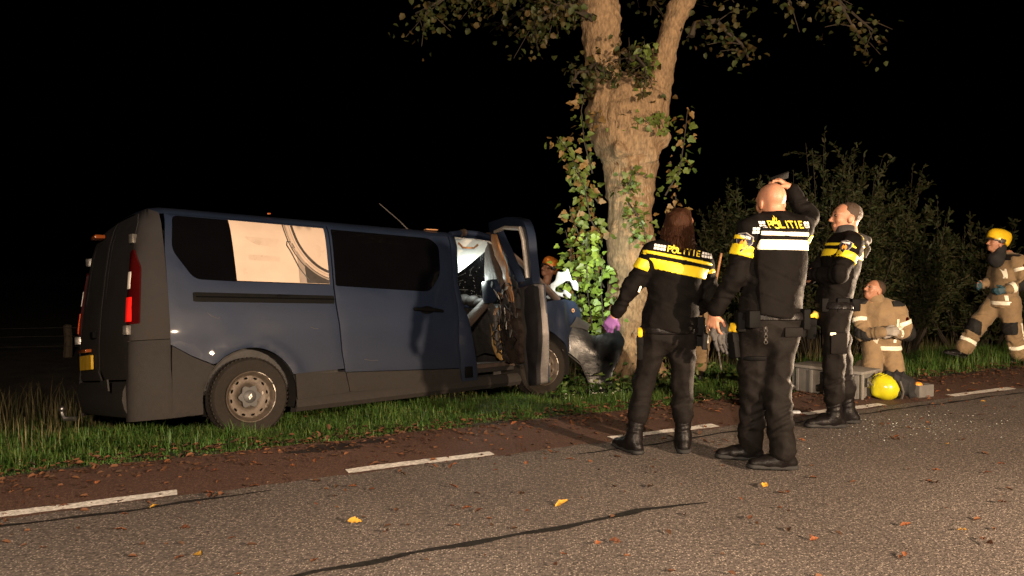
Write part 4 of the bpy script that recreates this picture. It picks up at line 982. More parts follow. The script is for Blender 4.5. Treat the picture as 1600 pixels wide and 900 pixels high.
gr = obj('tall_weeds', grass('tall_weeds', 9000, lambda g, n: g.uniform(-7, 15, n), lambda g, n: 8.6 + 3.2 * g.random(n), .25, .75, .004, 'dry_grass', 3, .3)); tag(gr, 'tall dry weeds in the dark ditch', 'weeds', kind='stuff')
gr = obj('edge_weeds', grass('edge_weeds', 450, lambda g, n: g.uniform(-3.6, -.6, n), lambda g, n: 6.4 + 1.6 * g.random(n), .18, .50, .003, 'dry_grass', 4, .45)); tag(gr, 'long bent stalks beside the rear of the van', 'weeds', kind='stuff')
# broad weeds round the foot of the tree
C = []; D = []
for k in range(900):
    a = r_.uniform(0, 2 * PI); q = r_.uniform(.35, 1.3); x, y = TX + q * math.cos(a) * 1.2, TY - .25 + q * math.sin(a); p = Vector((x, y, 0)); u_, v_ = p.dot(DU), p.dot(DV)
    if v_ < 5.9: continue
    C.append((x, y, float(zg(u_, v_)) + abs(r_.gauss(.05, .11)))); D.append((r_.gauss(0, 1), r_.gauss(-.3, 1), r_.gauss(.3, .5)))
n2 = len(C); tag(cards('nettles', np.array(C), np.array(D), rng.normal(0, .5, (n2, 3)) + np.array([0, -.5, .8]), rng.uniform(.05, .10, n2), .5, 'grass', None, rng.random(n2) ** 2), 'low green weeds round the foot of the tree', 'weeds', kind='stuff')

# fallen leaves: the larger ones singly, the crumbs as one mass
def litter_mesh(mat, seed):
    q = random.Random(seed); n = 11; V = []; F = []
    for i in range(n):
        t = i / (n - 1); wv_ = .26 * math.sin(PI * t ** .8) * q.uniform(.75, 1.1); cz = .16 * math.sin(PI * t) * q.uniform(.3, 1) + .22 * t * t
        V += [(-wv_, t - .5, cz + .10 * q.random() + wv_ * .5), (0, t - .5, cz), (wv_, t - .5, cz + .06 * q.random() + wv_ * .3)]
        if i: F += [[3 * i - 3, 3 * i, 3 * i + 1, 3 * i - 2], [3 * i - 2, 3 * i + 1, 3 * i + 2, 3 * i - 1]]
    return rawmesh('fallen_leaf', V, F, mat, True, None)
LM = {k: [litter_mesh(k, s) for s in range(4)] for k in ('litter', 'litter_yellow', 'litter_dark', 'litter_pale')}
LB = {'litter': 'curled rust brown leaf lying loose on the asphalt', 'litter_yellow': 'bright yellow leaf lying loose on the asphalt', 'litter_dark': 'dark brown withered leaf lying loose on the asphalt', 'litter_pale': 'pale tan leaf lying loose on the asphalt'}
def fleaf(u, v, mat, L, rot=None):
    o = bpy.data.objects.new('fallen_leaf', r_.choice(LM[mat])); link(o); o.location = UV(u, v, .008 if v < 4.6 else .012)
    o.rotation_euler = (r_.gauss(0, .15), r_.gauss(0, .15), r_.uniform(0, 6.28) if rot is None else rot); o.scale = (L, L, L * .8)
    tag(o, LB[mat], 'leaf', 'fallen ' + mat.replace('litter_', '').replace('litter', 'rust') + ' leaves on the road')
for k in range(210):
    u = r_.uniform(-1.2, 8.); v = r_.uniform(2.0, 5.45) if k % 3 else 4.3 + r_.uniform(0, 1.2)
    fleaf(u, v, r_.choices(['litter', 'litter_dark', 'litter_yellow', 'litter_pale'], [64, 28, 4, 4])[0], r_.uniform(.03, .065))
for u, v in ((-.55, 2.95), (-.45, 2.98), (-.36, 2.93), (-.28, 3.0), (.45, 2.9), (.53, 2.86)): fleaf(u, v, 'litter', .10)
for u, v in ((-.32, 3.22), (.9, 3.72), (3.25, 3.25), (.15, 3.6), (2.0, 3.5)): fleaf(u, v, 'litter_yellow', .08)
gq = np.random.default_rng(8); nq = 5200
uq = gq.uniform(-5, 14, nq); vq = np.where(gq.random(nq) < .62, 5.5 + gq.normal(0, .17, nq), np.where(gq.random(nq) < .6, 5.5 - np.abs(gq.normal(0, .5, nq)), gq.uniform(2.2, 7.5, nq))); zq = np.where(vq < 5.47, .009, zg(uq, vq) + .012 + .05 * gq.random(nq))
C = np.stack([uq * DU.x + vq * DV.x, uq * DU.y + vq * DV.y, zq], 1); D = np.stack([gq.normal(size=nq), gq.normal(size=nq), gq.normal(0, .12, nq)], 1)
M('litter_mass', (.13, .050, .018), .85, var=.4, scale=9, attr='tint', attrcol=(.05, .025, .012))
tag(cards('leaf_litter', C, D, np.tile([[0, 0, 1.]], (nq, 1)) + gq.normal(0, .25, (nq, 3)), gq.uniform(.015, .06, nq), .55, 'litter_mass', None, gq.random(nq), fold=.3), 'brown leaf litter along the grass edge of the road', 'leaves', kind='stuff')
# crumbled window glass on the road, debris by the wheel
def crumbs(name, label, n, cu, cv, su, sv, mat, smin, smax, seed):
    g = np.random.default_rng(seed); V = []; F = []
    for k in range(n):
        u, v = g.normal(cu, su), g.normal(cv, sv); p = UV(u, v, max(.006, 0) if v < 5.47 else float(zg(u, v)) + .03); s = g.uniform(smin, smax); a = g.uniform(0, 3)
        q = [(s * math.cos(a + j * 2.1) * g.uniform(.6, 1.1), s * math.sin(a + j * 2.1) * g.uniform(.6, 1.1), g.uniform(0, s * .4)) for j in range(3)] + [(0, 0, s * g.uniform(.5, 1))]
        o = len(V); V += [tuple(p + Vector(w_)) for w_ in q]; F += [[o, o + 1, o + 3], [o + 1, o + 2, o + 3], [o + 2, o, o + 3]]
    tag(obj(name, rawmesh(name, V, F, mat, False)), label, 'glass', kind='stuff')
crumbs('glass_crumbs', 'glittering crumbs of window glass on the asphalt', 230, 5.35, 3.95, .55, .22, 'shard', .003, .009, 1)
crumbs('wreck_crumbs', 'pale plastic and glass bits on the verge by the front wheel', 70, 4.55, 7.0, .35, .22, 'white_lens', .008, .03, 2)
crumbs('dark_crumbs', 'dark broken plastic bits by the front wheel', 130, 4.7, 7.0, .5, .25, 'black_plastic', .02, .07, 3)

# ------------------------------------------------------------------ wire fence in the dark field
fen = empty('wire_fence', (-8.0, 13.2, -.4)); tag(fen, 'old wire fence with wooden posts in the dark field', 'fence')
for k, x in enumerate((-4.0, 0., 3.5)):
    b = MB(); b.tube([(x, 0, 0), (x + .02, 0, .3), (x, .01, .58), (x, .01, .60)], [.075, .07, .065, .04], 8); b.build('fence_post', 'wood_post', fen)
for k, z in enumerate((.55, .40, .22)):
    b = MB(); b.tube([(-6 + .5 * i, -.07, z - .03 * math.sin(PI * ((-6 + .5 * i) % 4) / 4)) for i in range(26)], .005, 4); b.build('fence_wire', 'wire', fen)

# ------------------------------------------------------------------ people
M('uniform', (.0062, .0053, .0050), .72, var=.3, scale=18, bump=.12, bscale=50, spec=.045)
M('trousers_dark', (.0090, .0076, .0070), .7, var=.3, scale=18, bump=.15, bscale=50, spec=.07)
M('boot_leather', (.006, .005, .005), .42, var=.25, scale=20, bump=.2, bscale=50, spec=.15)
M('sole', (.010, .010, .010), .8)
M('stripe_yellow', (.86, .66, .025), .45, var=.06, scale=14, bump=.1)
M('stripe_silver', (.92, .88, .70), .35, var=.05, scale=20)
M('stripe_white', (.95, .90, .74), .35, var=.05, scale=20)
M('letter_yellow', (.80, .62, .05), .5, var=.05)
M('letter_white', (.88, .86, .82), .5, var=.05)
M('badge_orange', (.75, .30, .03), .5, var=.2, scale=60)
M('badge_navy', (.012, .014, .035), .5, var=.2)
M('badge_edge', (.30, .28, .25), .5)
M('skin', (.40, .190, .112), .5, var=.10, scale=22, subs=.12, bump=.08, bscale=120)
M('hair_brown', (.034, .014, .007), .6, spec=.08, var=.6, scale=40, stretch=(6, 6, .6), bump=.5, bscale=30)
M('hair_short', (.045, .027, .016), .7, var=.35, scale=120, bump=.4, bscale=160)
M('glove_purple', (.20, .085, .27), .4, var=.1, scale=20)
M('glove_dark', (.045, .042, .040), .7, var=.3, bump=.3)
M('glove_grey', (.30, .27, .23), .75, var=.25, bump=.3)
M('glove_blue', (.018, .060, .080), .6, var=.2)
M('fire_suit', (.235, .160, .083), .82, var=.14, scale=14, bump=.3, bscale=55, sheen=.1)
M('fire_patch', (.007, .0065, .006), .8, var=.2, bump=.2)
M('helmet_yellow', (.80, .52, .02), .25, var=.12, scale=9, coat=.4)
M('helmet_dark', (.05, .045, .04), .4, var=.2)
M('hood_cloth', (.010, .010, .011), .85, var=.3, bump=.3)
M('hood_grey', (.035, .033, .032), .8, var=.3, bump=.3)
M('white_suit', (.70, .74, .78), .8, var=.1, bump=.3, bscale=30)
M('taser_yellow', (.85, .55, .02), .45, var=.1)
M('eye_dark', (.03, .018, .012), .2)

def v3(*a): return np.array(a, float)
def yv(deg): t = R(deg); return v3(-math.sin(t), math.cos(t), 0), v3(math.cos(t), math.sin(t), 0)       # forward, right
UPV = v3(0, 0, 1)
def nrm(a): return a / (np.linalg.norm(a) + 1e-9)

def hand(S, w, d, pn, side, curl=.5, sc=1., spread=.1):
    """palm, four fingers and a thumb; d = finger direction, pn = palm normal, side = +1 if the thumb lies along d x pn"""
    d = nrm(d); pn = nrm(pn - d * (pn @ d)); ac = np.cross(d, pn) * side
    S.cap(w - d * .02, w + d * .02 * sc, .026 * sc, .027 * sc, k=.02, flat=(pn, .75))
    for i in range(4):
        o = (1.5 - i) * .0205 * sc
        kn = w + d * (.088 - .006 * abs(i - 1)) * sc + ac * o
        S.cap(w + d * .02 * sc + ac * o * .55, kn, .0145 * sc, .0118 * sc, k=.012)
        L = [.070, .078, .072, .056][i] * sc; a0 = curl * .8; dd = nrm(d * math.cos(a0) + pn * math.sin(a0) + ac * spread * (1.5 - i) * .4); m = kn + dd * L * .55
        a1 = curl * 1.9; d2 = nrm(d * math.cos(a1) + pn * math.sin(a1) + ac * spread * (1.5 - i) * .3); e = m + d2 * L * .5
        S.cap(kn, m, .0098 * sc, .0090 * sc, k=.004); S.cap(m, e, .0088 * sc, .0075 * sc, k=.004)
    tb = w + d * .025 * sc + ac * .022 * sc; tm = tb + nrm(d * .55 + ac * .75 + pn * .35) * .045 * sc; te = tm + nrm(d * .9 + ac * .25 + pn * (.3 + .4 * curl)) * .036 * sc
    S.cap(tb, tm, .016 * sc, .0115 * sc, k=.012); S.cap(tm, te, .0105 * sc, .0088 * sc, k=.005)

def head(S, c, yaw, pitch=0., roll=0., sc=1.):
    """skull, face, nose, chin, ears; returns the rotation and a mapper"""
    Rm = np.array((Matrix.Rotation(R(yaw), 3, 'Z') @ Matrix.Rotation(R(-pitch), 3, 'X') @ Matrix.Rotation(R(roll), 3, 'Y')))
    T = lambda x, y, z: c + Rm @ (v3(x, y, z) * sc)
    E = lambda x, y, z, r, k=.02: S.ell(T(x, y, z), v3(*r) * sc, k=k, rot=Rm)
    E(0, -.018, .030, (.076, .098, .088)); E(0, .028, .012, (.068, .068, .085), .03); E(0, .032, -.050, (.056, .058, .062), .03)
    E(0, .062, -.092, (.028, .026, .022), .025); E(0, .075, .030, (.052, .022, .014), .02)
    S.cap(T(0, .092, .015), T(0, .117, -.026), .009 * sc, .0135 * sc, k=.012)
    for s in (-1, 1):
        S.cap(T(s * .010, .104, -.030), T(s * .014, .101, -.031), .010 * sc, k=.008)
        E(s * .078, -.012, -.012, (.010, .024, .034), .008); E(s * .040, .066, -.022, (.024, .022, .024), .02)
        S.carve(T(s * .031, .107, .012), .017 * sc, .012)
    S.cap(T(-.018, .089, -.060), T(.018, .089, -.060), .0085 * sc, k=.01); S.cap(T(-.014, .087, -.072), T(.014, .087, -.072), .0085 * sc, k=.01)
    S.cap(T(0, -.028, -.060), T(0, -.035, -.17), .056 * sc, .062 * sc, k=.03)
    return Rm, T

class Person:
    def __init__(s, loc, label, cat='person', group=None):
        s.root = empty('person', loc); tag(s.root, label, cat, group); s.body = Solid(); s.t = Solid(); s.sl = {-1: Solid(), 1: Solid()}; s.lg = {-1: Solid(), 1: Solid()}
    def part(s, name, VF, mat, parent=None, label=None):
        o = obj(name, fastmesh(name, VF[0], VF[1], mat), parent or s.root)
        if label: o['label'] = label
        return o
    def torso(s, pel, chest, shL, shR, yaw, bulk=1., hem=.14, hips=1.):
        """left = -1 side of the person"""
        f, r = yv(yaw); s.f, s.r = f, r; s.pel, s.chest = v3(*pel), v3(*chest); pel, chest, shL, shR = v3(*pel), v3(*chest), v3(*shL), v3(*shR); s.sh = {-1: shL, 1: shR}
        ax = nrm(chest - pel); s.ax = ax; wa = pel + (chest - pel) * .45; T = s.t; nb = (shL + shR) / 2 + ax * .045; s.nb = nb
        T.cap(pel - ax * hem * 1.6, pel - ax * .02, .182 * bulk * hips, .176 * bulk * hips, k=.05, flat=(f, .72), fold=(.003, 9, .6, .5)); T.cap(pel, wa, .170 * bulk, .166 * bulk, k=.05, flat=(f, .74), fold=(.006, 14, .5, .5)); T.cap(wa, chest, .168 * bulk, .182 * bulk, k=.05, flat=(f, .76), fold=(.005, 11, .2, .5))
        T.cap(chest, chest + ax * .07, .182 * bulk, .165 * bulk, k=.06, flat=(f, .74))
        T.cap(shL * .8 + nb * .2, shR * .8 + nb * .2, .078 * bulk, k=.09)
        T.cap(nb + (shL - nb) * .1, shL, .072 * bulk, .070 * bulk, k=.06); T.cap(nb + (shR - nb) * .1, shR, .072 * bulk, .070 * bulk, k=.06)
        T.cut(pel - ax * hem, -ax)
        B = s.body; B.cap(pel, wa, .12, .115, flat=(f, .72)); B.cap(wa, chest, .115, .13, flat=(f, .72)); B.cap(shL, shR, .05, k=.05); B.cap(nb, nb + ax * .06, .055)
        return s
    def arm(s, side, el, wr, r0=.072, r1=.060, r2=.050, cuff=.025):
        sh = s.sh[side]; el, wr = v3(*el), v3(*wr); S = s.sl[side]; d = nrm(wr - el)
        S.cap(sh, el, r0, r1, k=.03, fold=(.0055, 11, .85, .45)); S.cap(el, wr - d * cuff, r1 * .98, r2, k=.03, fold=(.006, 14, .25, .6))
        s.body.cap(sh, el, .045, .040); s.body.cap(el, wr, .040, .028, k=.02); s.el = getattr(s, 'el', {}); s.wr = getattr(s, 'wr', {}); s.el[side] = el; s.wr[side] = wr
        return d
    def leg(s, side, hip, kn, an, r0=.098, r1=.074, r2=.066, fold=.0045, over=.10):
        hip, kn, an = v3(*hip), v3(*kn), v3(*an); S = s.lg[side]; d = nrm(an - kn)
        S.cap(hip, kn, r0, r1, k=.04, fold=(fold * .8, 9, .9, .35)); S.cap(kn, an - d * over, r1, r2, k=.03, fold=(fold, 13, .75, .6))
        S.cap(an - d * (over + .05), an - d * over, r2 * 1.02, r2 * 1.05, k=.02)
        s.body.cap(hip, kn, .065, .05); s.body.cap(kn, an, .048, .038); s.an = getattr(s, 'an', {}); s.an[side] = an; s.hp = getattr(s, 'hp', {}); s.hp[side] = (hip, kn)
        return s
    def boot(s, side, yaw, pitch=0., shaft=.20, sc=1., mat='boot_leather', name='boot', lift=0.):
        an = s.an[side]; f, r = yv(yaw); f = f * math.cos(R(pitch)) + UPV * math.sin(R(pitch)); u = np.cross(r, f); hp, kn = s.hp[side]; up = nrm(kn - an)
        S = Solid(); g = an - u * .085 * sc
        S.cap(an + up * shaft, an + up * .0, .060 * sc, .055 * sc, k=.02, fold=(.004, 22, .7, .5)); S.cap(an, g + f * .03 + u * .05, .056 * sc, .052 * sc, k=.03)
        S.cap(g - f * .045 * sc + u * .04, g + f * .10 * sc + u * .042, .045 * sc, .046 * sc, k=.03); S.cap(g + f * .09 * sc + u * .040, g + f * .185 * sc + u * .030, .046 * sc, .040 * sc, k=.03, flat=(u, .85))
        S.cut(g, -u)
        V = S.mesh(.009); b = s.part(name, V, mat)
        sole = Solid(); sole.cap(g - f * .048 * sc + u * .012, g + f * .06 * sc + u * .012, .050 * sc, .046 * sc, k=.02); sole.cap(g + f * .06 * sc + u * .012, g + f * .185 * sc + u * .012, .050 * sc, .046 * sc, k=.02); sole.cut(g + u * .030, u); sole.cut(g + u * .001, -u)
        s.part('sole', sole.mesh(.009), 'sole', b)
        for k in range(4):
            q = an + up * (.03 + .045 * k) + f * .052 * sc; m = MB(); m.tube([q - r * .03 * sc, q + f * .012, q + r * .03 * sc], .0035, 5); m.build('lace', 'sole', b)
        return b
    def garments(s, mj, mt, h=.0085, wj=.0042, wt=.0052, seed=0, belt='boot_leather', jname='jacket'):
        J = Solid(); J.P = s.t.P + [('x', c) for c in s.t.cuts] + s.sl[-1].P + s.sl[1].P; s.J = J
        s.jVF = J.mesh(h, wrinkle=wj, seed=seed); s.jacket = s.part(jname, s.jVF, mj)
        Tr = Solid(); f = s.f; Tr.cap(s.pel + s.ax * .04, s.pel - s.ax * .10, .160, .165, k=.05, flat=(f, .74)); Tr.P += s.lg[-1].P + s.lg[1].P; s.Tr = Tr
        s.tVF = Tr.mesh(h, wrinkle=wt, seed=seed + 5); s.trousers = s.part('trousers', s.tVF, mt)
        s.part('body', s.body.mesh(.0068), 'skin')
    def band(s, S, c, n, half, mat, name='reflective_stripe', grow=.005, h=.0075, box=None, parent=None, wr=0.):
        c = v3(*c); R_ = .45 if box is None else box; R_ = v3(R_, R_, R_) if np.isscalar(R_) else v3(*R_)
        VF = S.mesh(h, grow=grow, slab=(c, n, half, (c - R_, c + R_)), wrinkle=wr)
        if len(VF[1]) == 0: return None
        return s.part(name, VF, mat, parent)
    def bvh(s, VF): return BVHTree.FromPolygons([Vector(v) for v in VF[0]], [list(map(int, q)) for q in VF[1]])
    def press(s, name, polys, mat, c, f, r, u, off=.005, parent=None, bv=None, thick=.0):
        """lay flat outlines (x right, y up, seen from behind the surface) onto the cloth"""
        bv = bv or s.jb; V = []; F = []; f = nrm(f)
        for pl, faces in polys:
            o = len(V)
            for x, y in pl:
                p = v3(*c) + r * x + u * y; hit = bv.ray_cast(Vector(p - f * .5), Vector(f), 1.2)
                q = np.array(hit[0]) if hit[0] is not None else p
                V.append(tuple(q - f * off))
            F += [[i + o for i in fc] for fc in faces]
        return obj(name, rawmesh(name, V, F, mat, False), parent or s.jacket)

def glyph(ch, size):
    cu = bpy.data.curves.new('glyph', 'FONT'); cu.body = ch; cu.size = size; cu.resolution_u = 3; cu.offset = .0012
    o = bpy.data.objects.new('glyph', cu); COL.objects.link(o); bpy.context.view_layer.update()
    me = bpy.data.meshes.new_from_object(o.evaluated_get(bpy.context.evaluated_depsgraph_get()))
    V = [(v.co.x, v.co.y) for v in me.vertices]; F = [list(p.vertices) for p in me.polygons]
    bpy.data.objects.remove(o); bpy.data.curves.remove(cu); bpy.data.meshes.remove(me)
    return V, F
def ringpoly(cx, cy, r0, r1, n=20):
    V = [(cx + r * math.cos(2 * PI * i / n), cy + r * math.sin(2 * PI * i / n)) for r in (r0, r1) for i in range(n)]
    return V, [[i, (i + 1) % n, n + (i + 1) % n, n + i] for i in range(n)]
def stroke(pts, w):
    V = []; F = []
    for i, p in enumerate(pts):
        a, b = np.array(pts[max(0, i - 1)]), np.array(pts[min(len(pts) - 1, i + 1)]); t = (b - a) / (np.linalg.norm(b - a) + 1e-9); n = np.array((-t[1], t[0])); ww = w * (1 if 0 < i < len(pts) - 1 else .35)
        V += [tuple(np.array(p) + n * ww), tuple(np.array(p) - n * ww)]
        if i: F.append([2 * i - 2, 2 * i - 1, 2 * i + 1, 2 * i])
    return V, F
def police_print(s, c, width, size, f, r, u, mat='letter_yellow', dots=3):
    """POLITIE with the torch emblem as the O, checker blocks on both ends"""
    s.jb = s.bvh(s.jVF); x = -width / 2; st = width / 7
    for i, ch in enumerate('POLITIE'):
        cx = x + st * (i + .5)
        if ch == 'O':
            k = size * .95
            P = [ringpoly(cx, -.10 * k, .20 * k, .33 * k), stroke([(cx - .42 * k, .18 * k), (cx - .30 * k, .30 * k), (cx - .05 * k, .22 * k), (cx + .02 * k, .05 * k)], .085 * k), stroke([(cx + .42 * k, .18 * k), (cx + .30 * k, .30 * k), (cx + .05 * k, .22 * k)], .085 * k),
                 stroke([(cx - .12 * k, .28 * k), (cx - .04 * k, .52 * k), (cx + .10 * k, .66 * k), (cx + .12 * k, .92 * k)], .06 * k), stroke([(cx + .06 * k, .28 * k), (cx + .16 * k, .48 * k), (cx + .26 * k, .70 * k)], .05 * k), stroke([(cx - .22 * k, .32 * k), (cx - .16 * k, .55 * k), (cx - .04 * k, .75 * k)], .045 * k)]
            s.press('torch_emblem', P, mat, c, f, r, u, .006)
        else:
            V, F = glyph(ch, size); w_ = max(v[0] for v in V) + min(v[0] for v in V); V = [(cx + a - w_ / 2, b - size * .33) for a, b in V]
            s.press('letter', [(V, F)], mat, c, f, r, u, .006)
    for sd in (-1, 1):
        P = []
        for i in range(dots):
            for j in range(2):
                q = size * .30; a = sd * (width / 2 + size * .30 + i * q * 1.12); b = (j - .5) * q * 1.15
                P.append(([(a - q * .45, b - q * .45), (a + q * .45, b - q * .45), (a + q * .45, b + q * .45), (a - q * .45, b + q * .45)], [[0, 1, 2, 3]]))
        o = s.press('checker_block', P, 'letter_white', c, f, r, u, .006); o['kind'] = 'stuff'
def badge(s, side, t, f_look, size=.05):
    """shield on the upper sleeve, facing f_look"""
    bv = s.bvh(s.jVF); sh, el = s.sh[side], s.el[side]; c = sh + (el - sh) * t; f = -nrm(v3(*f_look)); u = nrm(sh - el); u = nrm(u - f * (u @ f)); r = np.cross(f, u)
    shp = lambda k: [(-.8 * k, .75 * k), (0, 1. * k), (.8 * k, .75 * k), (.85 * k, .1 * k), (.5 * k, -.6 * k), (0, -1.05 * k), (-.5 * k, -.6 * k), (-.85 * k, .1 * k)]
    for k, m, off in ((1.1, 'badge_edge', .007), (1., 'badge_navy', .009)):
        P = [(0, 0)] + shp(size * k); s.press('sleeve_badge', [(P, [[0, 1 + i, 1 + (i + 1) % 8] for i in range(8)])], m, c, f, r, u, off, bv=bv)
    q = size; P = [(0, -.1 * q), (-.3 * q, -.55 * q), (.3 * q, -.55 * q), (.42 * q, -.05 * q), (.1 * q, .35 * q), (0, .0), (-.2 * q, .25 * q), (-.42 * q, -.1 * q)]
    s.press('badge_flame', [(P, [[0, 1 + i, 1 + (i + 1) % 7] for i in range(7)])], 'badge_orange', c, f, r, u, .011, bv=bv)
    V, F = glyph('POLITIE', size * .34); w_ = max(v[0] for v in V); s.press('badge_text', [([(a - w_ / 2, b + .48 * q) for a, b in V], F)], 'letter_white', c, f, r, u, .011, bv=bv)['kind'] = 'stuff'
def gear(s, name, c, size, mat, rot=None, bev=.012, parent=None, extra=None):
    m = MB(); m.box(c, size, rot, bev); o = m.build(name, mat, parent or s.root); return o
def holster(s, c, yaw, tilt=0.):
    """drop-leg holster with a yellow handled stun gun"""
    Rt = Matrix.Rotation(R(yaw), 3, 'Z') @ Matrix.Rotation(R(tilt), 3, 'X'); c = Vector(c)
    m = MB(); m.box(c, (.045, .075, .17), Rt, .018); m.box(c + Rt @ Vector((0, .012, .05)), (.052, .10, .07), Rt, .014); o = m.build('holster', 'black_plastic', s.root)
    m = MB(); m.box(c + Rt @ Vector((0, -.028, .115)), (.034, .06, .05), Rt @ Matrix.Rotation(.5, 3, 'X'), .012); m.box(c + Rt @ Vector((0, .02, .105)), (.036, .07, .03), Rt, .01); m.build('stun_gun', 'taser_yellow', o)

# allow cuts placed in sequence
_of = Solid.field
def _field(s, lo, hi, h, grow=0.):
    if any(p[0] == 'x' for p in s.P):
        i = max(k for k, p in enumerate(s.P) if p[0] == 'x') + 1
        A = Solid(); A.P = [p for p in s.P[:i] if p[0] != 'x']; A.cuts = [p[1] for p in s.P[:i] if p[0] == 'x']; B = Solid(); B.P = s.P[i:]
        a, ax = _of(A, lo, hi, h, grow); b, _ = _of(B, lo, hi, h, grow); k = .035; hh = np.clip(.5 + .5 * (a - b) / k, 0, 1)
        return (a + (b - a) * hh - k * hh * (1 - hh)).astype(np.float32), ax
    return _of(s, lo, hi, h, grow)
Solid.field = _field
_ob = Solid.bounds
def _bounds(s):
    q = Solid(); q.P = [p for p in s.P if p[0] != 'x']; return _ob(q)
Solid.bounds = _bounds

# ---- officer 1: brown hair, purple glove
p = Person((1.115, 5.16, 0), 'police officer with long brown hair and a purple glove, back to camera')
p.torso((0, 0, .955), (.045, .02, 1.25), (-.125, .02, 1.405), (.215, .03, 1.345), -4, bulk=1.02, hem=.10, hips=1.08)
d = p.arm(-1, (-.275, .03, 1.165), (-.385, .07, .965)); hand(p.body, p.wr[-1], v3(-.45, .1, -.85), v3(.3, .8, 0), 1, .75)
p.arm(1, (.305, .03, 1.09), (.25, .24, .99)); hand(p.body, p.wr[1], v3(-.3, .9, -.1), v3(-.8, 0, -.5), 1, .7)
p.leg(-1, (-.095, 0, .88), (-.175, .05, .49), (-.262, -.03, .095), r0=.108, r1=.080, r2=.070, over=.16); p.leg(1, (.085, 0, .88), (.095, .05, .49), (.095, 0, .095), r0=.108, r1=.080, r2=.070, over=.16)
Rm, T = head(p.body, v3(.085, .065, 1.60), -35, -8, sc=.97)
p.garments('uniform', 'trousers_dark', seed=1)
p.boot(-1, 28); p.boot(1, -8)
ax = nrm(v3(.20, .0, 1)); t0 = p.chest
p.band(p.t, t0 + ax * .046, ax, .038, 'stripe_yellow'); p.band(p.t, t0 + ax * .120, ax, .012, 'stripe_yellow')
for sd in (-1, 1):
    a, b = p.sh[sd], p.el[sd]; q = nrm(b - a); q2 = nrm(q + v3(0, 0, -.6)); p.band(p.sl[sd], a + q * (.100 if sd < 0 else .055), q2, .038, 'stripe_yellow', box=.2); p.band(p.sl[sd], a + q * (.020 if sd < 0 else -.026), q2, .012, 'stripe_yellow', box=.2)
police_print(p, t0 + ax * .172 + v3(.0, 0, 0), .235, .062, p.f, nrm(v3(1, 0, -.17)), ax, dots=4)
# purple glove over the left hand
g = Solid(); hand(g, p.wr[-1], v3(-.45, .1, -.85), v3(.3, .8, 0), 1, .75, 1.0); p.part('glove', g.mesh(.0062, grow=.003), 'glove_purple')
hS = Solid(); hS.ell(T(0, -.025, .038), v3(.088, .105, .092), k=.03, rot=Rm); hS.cap(T(0, -.05, .03), T(0, -.07, -.07), .098, .088, k=.04); hS.cap(T(0.01, -.08, -.10), T(.05, -.085, -.11), .080, .055, k=.04)
hS.carve(T(0, .13, -.03), .105, .02)
hr = p.part('hair', hS.mesh(.009, wrinkle=.006, seed=2, wf=1.6), 'hair_brown')
m = MB(); r3 = random.Random(2)
for k in range(420):
    a = r3.uniform(-1.5, 1.5); b0 = T(.090 * math.sin(a), -.03 - .095 * math.cos(a), .07 + r3.uniform(-.05, .05)); b1 = T(.105 * math.sin(a) + r3.gauss(0, .012), -.06 - .10 * math.cos(a), -.05); b2 = T(.100 * math.sin(a) + r3.gauss(.01, .02), -.08 - .10 * math.cos(a), -.10 + r3.gauss(0, .02)); b3 = T(.085 * math.sin(a) + r3.gauss(.03, .03), -.095 - .08 * math.cos(a), -.155 + r3.gauss(0, .025))
    m.tube([b0, b1, b2, b3], [.002, .0035, .003, .0008], 3)
m.build('hair_strand', 'hair_brown', hr)['kind'] = 'stuff'
c = Solid(); c.cap(p.nb - v3(0, 0, .01), p.nb + p.ax * .035, .082, .078, k=.02); p.part('collar', c.mesh(.009, wrinkle=.004), 'uniform', p.jacket)
for sd, o in ((-1, 0.), (1, 0.)):
    q = p.sh[sd] * .62 + p.nb * .38 + v3(0, -.045, .048); gear(p, 'shoulder_tab', q, (.045, .03, .012), 'badge_orange', Matrix.Rotation(-.25 * sd - .15, 3, 'Y') @ Matrix.Rotation(.5, 3, 'X'), .004)
gear(p, 'zip_tag', (-.225, -.035, 1.155), (.014, .01, .045), 'stripe_silver', Matrix.Rotation(.35, 3, 'Y'), .003)
p.band(p.Tr, p.pel - v3(0, 0, .085), UPV, .024, 'boot_leather', 'belt', .010, box=.28)
holster(p, (-.215, -.01, .74), -10)
gear(p, 'radio', (.19, -.05, .90), (.06, .05, .13), 'black_plastic', Matrix.Rotation(.15, 3, 'Y')); gear(p, 'pouch', (.215, .05, .83), (.07, .09, .16), 'black_plastic')
gear(p, 'pistol_grip', (.235, -.02, .79), (.035, .05, .12), 'grey_plastic', Matrix.Rotation(.2, 3, 'X')); gear(p, 'reflective_tab', (.253, -.062, .83), (.012, .008, .10), 'stripe_white', Matrix.Rotation(.12, 3, 'Y'), .003); gear(p, 'key_ring', (.24, -.07, .90), (.03, .012, .016), 'steel', None, .004)

